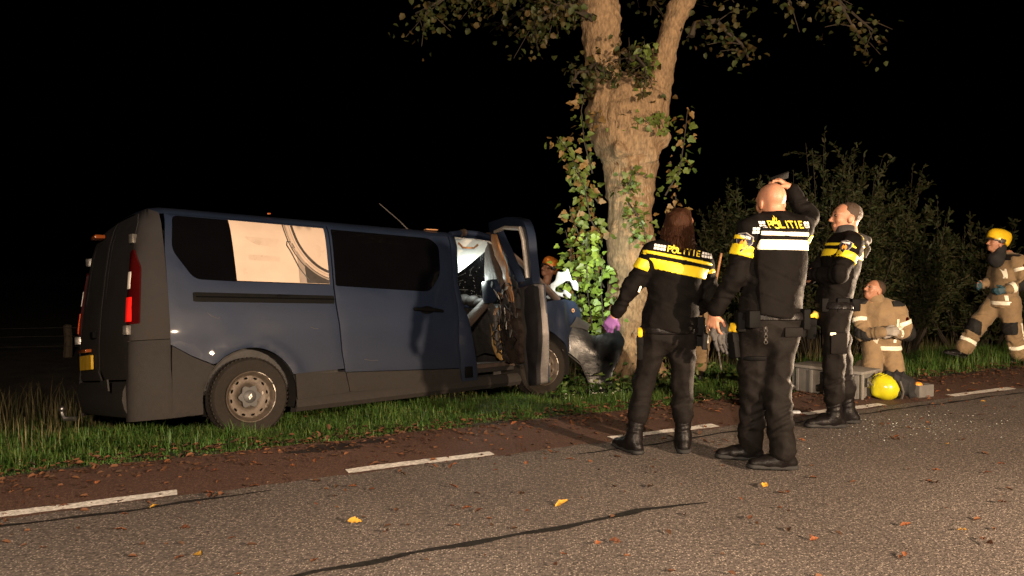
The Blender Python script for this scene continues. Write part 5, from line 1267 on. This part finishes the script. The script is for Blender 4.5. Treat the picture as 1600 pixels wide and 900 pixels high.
# ---- officer 2: shaved head, one arm raised
p = Person((1.675, 4.78, 0), 'police officer with shaved head and one arm raised above it')
p.torso((0, 0, 1.045), (.045, .02, 1.375), (-.150, -.045, 1.540), (.205, .045, 1.560), 14, bulk=1.10, hem=.06)
p.arm(-1, (-.235, -.03, 1.255), (-.355, .03, 1.015), r0=.080, r1=.068, r2=.055); hand(p.body, p.wr[-1], v3(-.05, .0, -1), v3(.6, .7, 0), 1, .55, 1.05, .3)
p.arm(1, (.325, .20, 1.645), (.205, .22, 1.845), r0=.080, r1=.072, r2=.056); hand(p.body, p.wr[1], v3(-.75, .1, .62), v3(-.3, .3, -.8), 1, .9, 1.05)
p.leg(-1, (-.085, .03, .97), (-.065, .10, .54), (-.065, .15, .10), r0=.118, r1=.092, r2=.080, over=.03, fold=.0065); p.leg(1, (.10, 0, .97), (.055, .02, .54), (.075, -.08, .10), r0=.118, r1=.094, r2=.082, over=.03, fold=.0065)
Rm, T = head(p.body, v3(.02, .055, 1.735), 10, 6, sc=1.04)
p.garments('uniform', 'trousers_dark', seed=2)
p.boot(-1, 78, shaft=.10); p.boot(1, 84, shaft=.10)
up = nrm(v3(.02, 0, 1)); c0 = v3(.03, 0, 1.455)
# load-bearing vest over the jacket
V_ = Solid(); V_.P = [q for q in p.t.P]; V_.cuts = list(p.t.cuts) + [('p', p.nb - v3(0, 0, .02), UPV), ('p', c0 + p.r * .165, p.r), ('p', c0 - p.r * .175, -p.r)]
p.vVF = V_.mesh(.009, grow=.016, wrinkle=.0025, seed=4); vest = p.part('vest', p.vVF, 'uniform')
p.band(V_, c0 + up * .0, up, .033, 'stripe_white', grow=.021); p.band(V_, c0 + up * .070, up, .014, 'stripe_white', grow=.021)
for sd in (-1, 1):
    a, b = p.sh[sd], p.el[sd]; q = nrm(b - a)
    if sd < 0: n_ = nrm(v3(-.25, 0, -1)); p.band(p.sl[sd], a + q * .130, n_, .036, 'stripe_yellow', box=.22); p.band(p.sl[sd], a + q * .050, n_, .014, 'stripe_yellow', box=.22)
    else: p.band(p.t, p.sh[1] + v3(.03, 0, -.07), UPV, .03, 'stripe_yellow', box=.07)
jb_keep = p.jVF; p.jVF = (np.concatenate([p.jVF[0], p.vVF[0]]), np.concatenate([p.jVF[1], p.vVF[1] + len(p.jVF[0])]))
police_print(p, c0 + up * .128 + p.r * .0, .245, .068, p.f, p.r, up, dots=2)
badge(p, -1, .27, (-.45, -.9, .1), .058)
p.jVF = jb_keep; p.jb = p.bvh(p.jVF)
P = []
for i in range(4):
    for j in range(2): a, b = i * .021, j * .021; P.append(([(a, b), (a + .017, b), (a + .017, b + .017), (a, b + .017)], [[0, 1, 2, 3]]))
p.press('checker_block', P, 'letter_white', v3(-.195, 0, 1.525), p.f, p.r, up, .006)['kind'] = 'stuff'
c = Solid(); c.cap(p.nb - v3(0, 0, .03), p.nb + v3(-.012, .03, .045), .082, .077, k=.02); p.part('collar', c.mesh(.009, wrinkle=.003), 'uniform', p.jacket)
p.band(p.Tr, p.pel - v3(0, 0, .045), UPV, .026, 'boot_leather', 'belt', .012, box=.30)
holster(p, (-.225, .02, .80), 20, -12)
gear(p, 'pouch', (-.15, -.135, .985), (.085, .05, .11), 'black_plastic', Matrix.Rotation(.3, 3, 'Z')); gear(p, 'pouch', (.20, -.06, .98), (.05, .09, .13), 'black_plastic', Matrix.Rotation(.2, 3, 'Z')); gear(p, 'radio', (.215, .02, .93), (.05, .05, .15), 'black_plastic')
gear(p, 'pouch', (-.19, .0, .96), (.06, .11, .13), 'black_plastic')
m = MB()
for k in range(6): m.lathe([(.010, 0), (.013, .003), (.010, .006)], (-.075 + .004 * (k % 2), -.150, .93 - .018 * k), 'y' if k % 2 else 'x', 10)
m.build('key_chain', 'steel', p.root)
p.band(p.lg[-1], v3(-.075, .08, .72), UPV, .016, 'black_plastic', 'leg_strap', .006, box=.2)
gear(p, 'pocket_flap', (.115, -.115, .90), (.12, .02, .06), 'trousers_dark', Matrix.Rotation(.1, 3, 'Z'), .008)

# ---- officer 3: in profile, arms folded
p = Person((2.635, 5.99, 0), 'police officer in profile facing left with folded arms and short hair')
p.torso((-.01, 0, 1.035), (.045, 0, 1.36), (.045, -.175, 1.475), (.125, .16, 1.475), 66, bulk=1.03, hem=.05)
p.arm(-1, (-.075, -.235, 1.25), (-.225, .02, 1.235), r0=.080, r1=.070, r2=.056); hand(p.body, p.wr[-1], v3(-.3, .9, .1), v3(.9, .2, 0), -1, .7)
p.arm(1, (-.13, .19, 1.23), (-.19, .08, 1.20), r0=.080, r1=.070, r2=.056); hand(p.body, p.wr[1], v3(-.4, -.8, .2), v3(.9, .2, 0), 1, .7)
p.leg(-1, (-.02, -.095, .955), (-.045, -.085, .52), (-.030, -.09, .10), r0=.115, r1=.085, r2=.078, over=.16, fold=.0065); p.leg(1, (.03, .095, .955), (.10, .09, .52), (.155, .08, .10), r0=.112, r1=.085, r2=.078, over=.16, fold=.0065)
Rm, T = head(p.body, v3(.085, .02, 1.70), 84, -4, sc=1.04)
p.garments('uniform', 'trousers_dark', seed=3)
p.boot(-1, 88, shaft=.22, sc=1.04); p.boot(1, 70, shaft=.22, sc=1.04)
up = nrm(v3(.12, 0, 1))
p.band(p.t, p.chest + up * .040, up, .033, 'stripe_yellow'); p.band(p.t, p.chest + up * .112, up, .012, 'stripe_yellow')
a, b = p.sh[-1], p.el[-1]; q = nrm(b - a); p.band(p.sl[-1], a + q * .115, q, .031, 'stripe_yellow', box=.25); p.band(p.sl[-1], a + q * .040, q, .011, 'stripe_yellow', box=.25)
p.jb = p.bvh(p.jVF); police_print(p, p.chest + up * .175 + v3(0, .02, 0), .26, .066, p.f, p.r, up, dots=2)
badge(p, -1, .16, (-.75, -.65, .3), .05)
hS = Solid(); hS.ell(T(0, -.022, .036), v3(.080, .099, .090) * 1.04, k=.02, rot=Rm); hS.cut(T(0, .045, .05), Rm @ v3(0, .9, -.25)); hS.cut(T(0, -.02, -.035), Rm @ v3(0, .35, -1)); p.part('hair', hS.mesh(.007, wrinkle=.0012, wf=4), 'hair_short')
for sd in (-1, 1):
    m = MB(); m.ell(T(sd * .031, .0905, .013), (.012, .012, .012), None, 10, 7); m.build('eye', 'eye_dark', p.root)
    m = MB(); m.tube([T(sd * .018, .0975, .034), T(sd * .034, .094, .040), T(sd * .05, .083, .034)], [.004, .005, .003], 6); m.build('eyebrow', 'hair_short', p.root)
c = Solid(); c.cap(p.nb - v3(0, 0, .02), p.nb + v3(-.02, 0, .055), .088, .083, k=.02); p.part('collar', c.mesh(.009, wrinkle=.004), 'hood_grey', p.jacket)
c = Solid(); c.ell(p.nb + v3(.085, .02, -.02), (.075, .13, .085), k=.03); c.ell(p.nb + v3(.13, .0, -.07), (.04, .09, .08), k=.03); p.part('hood', c.mesh(.009, wrinkle=.009, wf=1.4), 'hood_grey', p.jacket)
p.band(p.Tr, p.pel - v3(0, 0, .035), UPV, .028, 'boot_leather', 'belt', .014, box=.32)
gear(p, 'pouch', (-.02, -.175, 1.0), (.10, .05, .12), 'black_plastic'); gear(p, 'pouch', (-.14, -.12, 1.0), (.06, .06, .11), 'black_plastic'); gear(p, 'pouch', (.10, -.13, 1.0), (.07, .06, .10), 'black_plastic')
holster(p, (-.195, -.02, .80), 70); gear(p, 'reflective_tab', (-.10, -.195, .775), (.045, .01, .022), 'stripe_white', None, .003); gear(p, 'zip_tag', (-.055, -.165, 1.215), (.012, .01, .04), 'stripe_silver', Matrix.Rotation(.3, 3, 'Y'), .003)
gear(p, 'cargo_pocket', (-.05, -.185, .70), (.13, .03, .17), 'trousers_dark', None, .014)

# ---- fire helmets
def fire_helmet(parent, T, Rm, mat, sc=1., name='helmet', loose=False):
    S = Solid(); S.ell(T(0, -.012, .060), v3(.118, .145, .135) * sc, k=.02, rot=Rm); S.cap(T(0, .07, .125), T(0, -.10, .130), .055 * sc, .05 * sc, k=.06); S.cut(T(0, 0, .022), Rm @ v3(0, .30, -1)); S.cap(T(0, .12, .025), T(0, .15, .012), .045 * sc, .03 * sc, k=.03, flat=(Rm @ v3(0, 0, 1), .4)); S.cap(T(-.08, .095, .022), T(.08, .095, .022), .03 * sc, k=.03, flat=(Rm @ v3(0, 0, 1), .5))
    me = fastmesh(name, *S.mesh(.008), mat); o = obj(name, me, parent)
    for sd in (-1, 1):
        m = MB(); m.box(T(sd * .112 * sc, -.005, .035), (.03, .07, .06), Matrix(Rm.tolist()), .012); m.build('side_mount', 'helmet_dark', o)
    m = MB(); m.tube([T(-.113, .03, .03), T(-.10, .10, .034), T(0, .148, .04), T(.10, .10, .034), T(.113, .03, .03)], .008, 6); m.build('visor_rim', 'helmet_dark', o)
    return o
def suit_bands(p, spec):
    for S, c, n, hf, bx in spec: p.band(S, c, n, hf, 'stripe_white', box=bx, grow=.006)
def patch(p, S, c, n, hf, box, name='knee_patch', mat='fire_patch'): return p.band(S, c, n, hf, mat, name, .006, box=box)

# ---- kneeling firefighter
p = Person((4.21, 8.32, 0), 'bareheaded firefighter in tan suit kneeling behind the grey case')
p.torso((.02, .08, .45), (-.045, -.01, .69), (.135, -.06, .80), (-.255, .07, .82), 145, bulk=1.02, hem=.13, hips=1.08)
p.arm(-1, (.235, -.08, .53), (-.0, -.24, .56), r0=.086, r1=.074, r2=.062); hand(p.body, p.wr[-1], v3(-.9, -.2, -.1), v3(.1, .8, -.3), -1, .8)
p.arm(1, (-.27, -.06, .52), (-.13, -.27, .57), r0=.086, r1=.074, r2=.062); hand(p.body, p.wr[1], v3(.6, -.5, .1), v3(0, .8, -.4), 1, .8)
p.leg(-1, (.11, .08, .40), (.13, -.02, .11), (.15, .36, .10), r0=.115, r1=.10, r2=.085, over=.08); p.leg(1, (-.08, .08, .40), (-.12, .0, .11), (-.08, .38, .10), r0=.115, r1=.10, r2=.085, over=.08)
Rm, T = head(p.body, v3(-.120, -.02, 1.015), 102, -20, sc=1.02)
p.garments('fire_suit', 'fire_suit', seed=4, h=.010, wj=.004)
p.band(p.t, v3(0, .08, .36), UPV, .026, 'stripe_white'); a, b = p.sh[-1], p.el[-1]; q = nrm(b - a); p.band(p.sl[-1], a + q * .16, q, .024, 'stripe_white', box=.2)
a, b = p.sh[1], p.el[1]; q = nrm(b - a); p.band(p.sl[1], a + q * .16, q, .024, 'stripe_white', box=.2)
p.jb = p.bvh(p.jVF); f_ = p.f
for x0, z0, z1 in ((.085, .43, .70), (-.10, .40, .60)):
    P = [[(x0 - .018, z), (x0 + .018, z)] for z in np.linspace(z0, z1, 8)]; pts = [q for w_ in P for q in w_]
    p.press('chest_stripe', [(pts, [[2 * i, 2 * i + 1, 2 * i + 3, 2 * i + 2] for i in range(7)])], 'stripe_white', v3(0, 0, 0), v3(0, 1, 0), v3(1, 0, 0), UPV, .006)
for sd in (-1, 1): patch(p, p.sl[sd], p.el[sd], nrm(p.el[sd] - p.sh[sd] + p.el[sd] - p.wr[sd]), .05, .11, 'elbow_patch'); patch(p, p.t, p.sh[sd] + v3(0, 0, .07), UPV, .03, .11, 'shoulder_patch')
for sd in (-1, 1): g = Solid(); hand(g, p.wr[sd], v3(-.9, -.2, -.1) if sd < 0 else v3(.6, -.5, .1), v3(.1, .8, -.3), sd, .8, 1.12); p.part('glove', g.mesh(.008, grow=.004), 'glove_grey')
hS = Solid(); hS.ell(T(0, -.022, .036), v3(.080, .099, .090) * 1.02, k=.02, rot=Rm); hS.cut(T(0, .04, .05), Rm @ v3(0, .9, -.25)); hS.cut(T(0, -.02, -.035), Rm @ v3(0, .35, -1)); p.part('hair', hS.mesh(.008), 'hair_short')
c = Solid(); c.cap(p.nb - v3(0, 0, .02), p.nb + v3(-.03, -.01, .06), .098, .095, k=.02); p.part('collar', c.mesh(.010, wrinkle=.004), 'fire_suit', p.jacket)
for sd in (-1, 1):
    m = MB(); m.ell(T(sd * .031, .089, .013), (.012, .012, .012), None, 10, 7); m.build('eye', 'eye_dark', p.root)
P = [(0, 0), (-.02, .02), (0, .026), (.02, .02), (.02, -.008), (0, -.03), (-.02, -.008)]; p.press('sleeve_badge', [(P, [[0, 1 + i, 1 + (i + 1) % 6] for i in range(6)])], 'red_lens', p.sh[-1] * .62 + p.el[-1] * .38, v3(-.3, 1, 0), v3(1, .3, 0), UPV, .007)
for sd in (-1, 1): p.boot(sd, 150, pitch=-60, shaft=.10)

# ---- walking firefighter
p = Person((6.62, 10.05, -.09), 'firefighter in yellow helmet and tan suit striding left beside the shrubs')
p.torso((.10, 0, .93), (.135, 0, 1.25), (.155, -.20, 1.425), (.135, .20, 1.425), 88, bulk=1.10, hem=.14, hips=1.08)
p.arm(-1, (.215, -.255, 1.14), (-.02, -.24, 1.05), r0=.088, r1=.078, r2=.064); hand(p.body, p.wr[-1], v3(-.9, .2, -.2), v3(0, .9, 0), -1, .6)
p.arm(1, (.10, .26, 1.16), (-.10, .14, 1.10), r0=.088, r1=.078, r2=.064); hand(p.body, p.wr[1], v3(-.9, -.2, 0), v3(0, -.9, 0), 1, .6)
p.leg(-1, (.12, -.10, .88), (.17, -.10, .52), (.285, -.10, .115), r0=.135, r1=.115, r2=.105, over=.06, fold=.010); p.leg(1, (.08, .10, .88), (-.185, .10, .55), (-.385, .10, .185), r0=.135, r1=.115, r2=.105, over=.06, fold=.010)
Rm, T = head(p.body, v3(-.015, 0, 1.67), 88, -14, sc=1.02)
p.garments('fire_suit', 'fire_suit', seed=6, h=.010, wj=.004, wt=.004)
p.boot(-1, 88, shaft=.12, sc=1.05); p.boot(1, 88, pitch=14, shaft=.12, sc=1.05)
p.band(p.t, v3(.09, 0, .865), UPV, .026, 'stripe_white')
a, b = p.sh[-1], p.el[-1]; q = nrm(b - a); p.band(p.sl[-1], a + q * .10, q, .024, 'stripe_white', box=.2)
a, b = p.el[-1], p.wr[-1]; q = nrm(b - a); p.band(p.sl[-1], a + q * .17, q, .028, 'stripe_white', box=.12); patch(p, p.sl[-1], p.el[-1] + v3(.0, 0, .02), nrm(v3(.5, 0, -.6)), .06, .13, 'elbow_patch')
for sd, off in ((-1, .30), (1, .30)):
    kn, an = p.hp[sd][1], p.an[sd]; q = nrm(an - kn); p.band(p.lg[sd], kn + q * off * .85, q, .026, 'stripe_white', box=.2); patch(p, p.lg[sd], kn + v3(-.09, 0, 0), nrm(kn - p.hp[sd][0]), .085, (.075, .14, .14))
p.jb = p.bvh(p.jVF); bt = p.bvh(p.tVF)
def vstripe(x0, x1, z0, z1, bv, par, n=8, hw=.017):
    pts = [];
    for i in range(n): t = i / (n - 1); x = x0 + (x1 - x0) * t; z = z0 + (z1 - z0) * t; pts += [(x - hw, z), (x + hw, z)]
    p.press('reflective_stripe', [(pts, [[2 * i, 2 * i + 1, 2 * i + 3, 2 * i + 2] for i in range(n - 1)])], 'stripe_white', v3(0, 0, 0), v3(0, 1, 0), v3(1, 0, 0), UPV, .006, bv=bv, parent=par)
vstripe(.015, .015, 1.20, 1.33, p.jb, p.jacket); vstripe(.025, .02, .90, .97, p.jb, p.jacket); vstripe(.275, .285, .90, 1.32, p.jb, p.jacket, hw=.012); vstripe(.215, .28, .60, .30, bt, p.trousers)
for sd in (-1, 1): g = Solid(); hand(g, p.wr[sd], v3(-.9, .2 * -sd, -.2), v3(0, -.9 * sd, 0), sd, .6, 1.1); p.part('glove', g.mesh(.008, grow=.003), 'glove_blue')
fire_helmet(p.root, T, Rm, 'helmet_yellow', 1.04)
hS = Solid(); hS.cap(T(0, -.055, -.03), T(0, -.06, -.20), .082, .112, k=.04); hS.ell(T(0, -.02, -.19), (.085, .10, .07), k=.04); hS.carve(T(0, .13, -.05), .125, .02); p.part('neck_hood', hS.mesh(.010, wrinkle=.005), 'hood_cloth')
for sd in (-1, 1): patch(p, p.t, p.sh[sd] + v3(0, 0, .06), UPV, .04, .13, 'shoulder_patch')
P = [(0, 0), (-.02, .02), (0, .026), (.02, .02), (.02, -.008), (0, -.03), (-.02, -.008)]; p.press('sleeve_badge', [(P, [[0, 1 + i, 1 + (i + 1) % 6] for i in range(6)])], 'red_lens', p.sh[-1] * .8 + p.el[-1] * .2, v3(0, 1, 0), v3(1, 0, 0), UPV, .007)

# ---- firefighter half hidden between the two officers
p = Person((2.38, 9.25, -.14), 'firefighter half hidden behind the two officers, holding a long tool')
p.torso((-.10, .05, .95), (-.12, -.05, 1.24), (-.30, -.05, 1.36), (.06, -.05, 1.37), 165, bulk=1.05, hem=.14)
p.arm(1, (-.36, -.12, 1.10), (-.28, -.30, .92), r0=.084, r1=.072, r2=.06); hand(p.body, p.wr[1], v3(.4, -.8, .1), v3(.5, .5, 0), 1, .8)
p.arm(-1, (.145, -.08, 1.12), (.06, -.26, .92), r0=.084, r1=.072, r2=.06); hand(p.body, p.wr[-1], v3(-.5, -.7, .0), v3(-.5, .5, 0), -1, .9)
p.leg(-1, (.0, .05, .88), (.02, .0, .50), (.0, .05, .10), r0=.12, r1=.10, r2=.095, over=.06); p.leg(1, (-.2, .05, .88), (-.22, 0, .50), (-.22, .05, .10), r0=.12, r1=.10, r2=.095, over=.06)
Rm, T = head(p.body, v3(-.17, -.12, 1.54), 165, -35)
p.garments('fire_suit', 'fire_suit', seed=8, h=.011); p.boot(-1, 165, shaft=.12); p.boot(1, 165, shaft=.12)
a, b = p.sh[-1], p.el[-1]; q = nrm(b - a); p.band(p.sl[-1], a + q * .17, q, .024, 'stripe_silver', box=.2); p.band(p.t, v3(-.10, .05, .88), UPV, .026, 'stripe_silver'); patch(p, p.t, p.sh[-1] + v3(0, 0, .05), UPV, .05, .14, 'shoulder_patch')
fire_helmet(p.root, T, Rm, 'helmet_dark', 1.0)
tl_ = empty('long_tool', (2.50, 8.95, -.12)); tag(tl_, 'wooden handled tool held upright between the two standing officers', 'tool')
m = MB(); m.tube([(-.02, 0, .62), (-.06, .0, 1.0), (.05, .02, 1.56)], [.016, .016, .014], 8); m.build('handle', 'trim_tan', tl_); m = MB(); m.tube([(-.02, 0, .62), (.03, 0, .32), (.07, 0, .06)], [.010, .010, .012], 8); m.build('shaft', 'steel', tl_)
m = MB(); m.box((.08, 0, .03), (.16, .02, .10), Matrix.Rotation(.4, 3, 'Y'), .006); m.build('blade', 'steel', tl_)

# ---- rescuer bending at the nose of the van
p = Person((.52, 10.95, -.45), 'rescuer in orange helmet and pale jacket bending at the nose of the van')
p.torso((.10, .25, .92), (-.02, .0, 1.22), (-.16, -.10, 1.32), (.16, -.02, 1.36), 150, bulk=1.04, hem=.12)
p.arm(-1, (-.20, -.30, 1.12), (-.06, -.45, 1.18), r0=.085, r1=.075, r2=.062); hand(p.body, p.wr[-1], v3(.3, -.6, -.4), v3(.5, 0, -.6), -1, .7)
p.arm(1, (.34, -.16, 1.28), (.42, -.35, 1.02), r0=.085, r1=.075, r2=.062); hand(p.body, p.wr[1], v3(.2, -.4, -.8), v3(-.6, .3, 0), 1, .7)
p.leg(-1, (.05, .22, .86), (.02, .15, .48), (.0, .25, .10), over=.06); p.leg(1, (.22, .22, .86), (.25, .15, .48), (.25, .25, .10), over=.06)
Rm, T = head(p.body, v3(.02, -.16, 1.66), 120, -25)
p.garments('white_suit', 'trousers_dark', seed=9, h=.011); p.boot(-1, 150, shaft=.12); p.boot(1, 150, shaft=.12)
M('helmet_orange', (.62, .20, .03), .4, var=.35, scale=18); fire_helmet(p.root, T, Rm, 'helmet_orange', 1.)
ab = empty('airbag', (.62, 9.02, .90)); tag(ab, 'limp white airbag cloth hanging out beside the wrecked wing', 'airbag')
S = Solid(); S.path([(-.13, .0, .06), (-.04, -.03, .26), (.05, -.03, .27), (.14, -.05, .14), (.20, -.06, .06)], [.04, .05, .05, .035, .02], k=.05, flat=((.1, 1, 0), .5)); S.path([(-.16, 0, .02), (.02, -.04, .06), (.10, -.05, -.02)], [.045, .03, .02], k=.03); obj('bag', fastmesh('bag', *S.mesh(.011, wrinkle=.010, wf=1.1), 'white_cloth'), ab)

# ------------------------------------------------------------------ things held or lying about
ph = empty('phone', (1.675 + .135, 4.78 + .23, 1.915)); tag(ph, 'dark phone held above the shaved head of the officer', 'phone')
m = MB(); m.box((0, 0, 0), (.130, .012, .066), Matrix.Rotation(R(-20), 3, 'Y') @ Matrix.Rotation(R(55), 3, 'X'), .005); m.build('phone_body', 'black_plastic', ph)
gl = empty('work_gloves', (1.675 - .35, 4.78 + .04, .90)); tag(gl, 'pair of dark work gloves dangling from the hand of the bald officer', 'gloves')
for k, (dx, dy, yw) in enumerate(((.035, .015, .5), (.085, .02, .1))):
    S = Solid(); hand(S, v3(dx - .02, dy, .045 - .02 * k), v3(.25 + .2 * k, 0, -1), v3(math.sin(yw), -math.cos(yw), 0), 1, .25, 1.15, .5); obj('glove', fastmesh('glove', *S.mesh(.008, grow=.003), 'glove_dark'), gl)
# grey equipment case
cs = empty('equipment_case', (3.27, 7.42, 0), (0, 0, R(-52))); tag(cs, 'open ribbed grey case on the road behind the officer in profile', 'case')
M('case_grey', (.125, .12, .112), .5, var=.15, scale=10, bump=.1); M('case_pale', (.19, .18, .165), .5, var=.12, scale=10)
m = MB(); m.box((0, 0, .135), (.66, .34, .25), None, .015); m.build('shell', 'case_grey', cs)
for x in (-.3, -.15, 0, .15, .3): m = MB(); m.box((x, -.183, .13), (.03, .014, .23), None, .004); m.build('rib', 'case_grey', cs)
m = MB(); m.box((0, 0, .27), (.745, .385, .03), None, .008); m.build('lid', 'case_pale', cs)
for sd in (-1, 1):
    for yy in (-.15, .15): m = MB(); m.box((sd * .362, yy, .135), (.016, .03, .24), None, .004); m.build('corner_rib', 'case_pale', cs)
    m = MB(); m.box((sd * .366, 0, .17), (.012, .13, .09), None, .006); hp_ = m.build('handle_plate', 'steel', cs); m = MB(); m.tube([(sd * .375, -.05, .18), (sd * .40, -.045, .15), (sd * .40, .045, .15), (sd * .375, .05, .18)], .008, 6); m.build('handle_bar', 'steel', hp_)
m = MB(); m.box((.05, -.21, .10), (.05, .025, .07), None, .008); tag(m.build('orange_pouch', 'badge_orange'), 'small orange pouch leaning on the grey case between the officer\'s boots', 'pouch')
bpy.data.objects['orange_pouch'].matrix_world = cs.matrix_basis.copy()
# yellow helmet with neck cloth on the ground
hm = empty('fire_helmet', (3.68, 7.12, .0)); tag(hm, 'yellow fire helmet with black neck cloth lying on the road', 'helmet')
Rq = np.array(Matrix.Rotation(R(60), 3, 'Z') @ Matrix.Rotation(R(-60), 3, 'X')); Tq = lambda x, y, z: v3(-.06, 0, .14) + Rq @ v3(x, y, z)
M('helmet_lime', (.48, .45, .012), .3, var=.12, scale=9, coat=.3)
S = Solid(); S.ell((-.045, 0, .122), (.135, .135, .128), k=.03); S.cap((-.13, -.03, .20), (-.16, -.03, .07), .025, .025, k=.06); S.cut((.03, 0, .14), (1, 0, .45)); S.cut((0, 0, .003), (0, 0, -1)); obj('shell', fastmesh('shell', *S.mesh(.008), 'helmet_lime'), hm)
S = Solid(); S.path([(.0, 0, .20), (.08, 0, .19), (.15, -.01, .14), (.19, -.02, .05)], [.085, .085, .075, .045], k=.05); S.ell((.05, 0, .10), (.09, .11, .09), k=.05); S.cut((0, 0, .003), (0, 0, -1)); obj('neck_cloth', fastmesh('neck_cloth', *S.mesh(.008, wrinkle=.008, wf=1.6), 'hood_cloth'), hm)
for yy in (-.05, 0., .05):
    m = MB(); m.tube([(-.045 - .138 * math.sin(t), yy, .122 + .131 * math.cos(t)) for t in [.1 + .2 * i for i in range(9)]], .005, 5); m.build('shell_ridge', 'helmet_lime', hm)
m = MB(); m.tube([(.03, -.12, .20), (.06, -.13, .10), (.05, -.12, .03)], .012, 6); m.build('strap', 'helmet_dark', hm)
# small grey tray
ty = empty('grey_tray', (4.07, 7.30, 0), (0, 0, R(22))); tag(ty, 'small grey plastic tray on the road right of the fire helmet', 'tray')
for c_, s_ in (((0, 0, .008), (.20, .15, .012)), ((0, -.072, .065), (.20, .008, .12)), ((0, .072, .065), (.20, .008, .12)), ((-.097, 0, .065), (.008, .137, .118)), ((.097, 0, .065), (.008, .137, .118))): m = MB(); m.box(c_, s_, None, .003); m.build('tray_wall', 'case_grey', ty)
m = MB(); m.ell((-.03, .0, .115), (.05, .04, .03)); m.build('orange_content', 'badge_orange', ty)
# pale cloth by the case
S = Solid(); S.path([(-.14, 0, .03), (0, .03, .05), (.12, 0, .04)], [.04, .06, .04], k=.05, flat=((0, 0, 1), .6)); S.cut((0, 0, .002), (0, 0, -1)); o = obj('crumpled_cloth', fastmesh('crumpled_cloth', *S.mesh(.010, wrinkle=.012, wf=1.5), 'case_pale')); o.location = (2.88, 7.62, .004); tag(o, 'crumpled pale cloth on the ground left of the grey case', 'cloth')
S = Solid(); S.path([(-.10, 0, .012), (.10, .02, .014)], [.02, .03], k=.03, flat=((0, 0, 1), .5)); o = obj('paper_scrap', fastmesh('paper_scrap', *S.mesh(.010, wrinkle=.006, wf=1.5), 'white_cloth')); o.location = (2.42, 6.42, .004); tag(o, 'white paper scrap on the road left of the profile officer\'s boots', 'paper')

# torn bumper cover leaning at the foot of the tree
bc_ = empty('bumper_cover', (.93, 8.98, -.20)); tag(bc_, 'torn dark plastic bumper cover leaning against the foot of the tree', 'bumper')
def bf(u_, v_, d):
    return wob((u_, -.12 + .22 * v_ + .10 * math.sin(u_ * 4.) + d, v_), .07, 3.2)
panel('cover', rounded([(-.30, .52), (-.22, .72), (-.02, .78), (.03, .66), (.18, .66), (.36, .70), (.44, .56), (.40, .30), (.30, .02), (.05, -.02), (-.02, .22), (-.16, .36)], .03), bf, 'bumper_plastic', parent=bc_, step=.035, thick=.02, angle=30)
panel('torn_edge', rounded([(-.27, .72), (-.15, .86), (.02, .80), (.0, .70), (-.16, .68)], .02), lambda u_, v_, d: bf(u_, v_, d - .03), 'grey_plastic', parent=bc_, step=.04, thick=.02)
m = MB(); m.tube([bf(-.30, .50, -.02), bf(-.10, .30, -.03), bf(.05, .0, -.02)], .010, 6); m.build('edge_rim', 'grey_plastic', bc_)
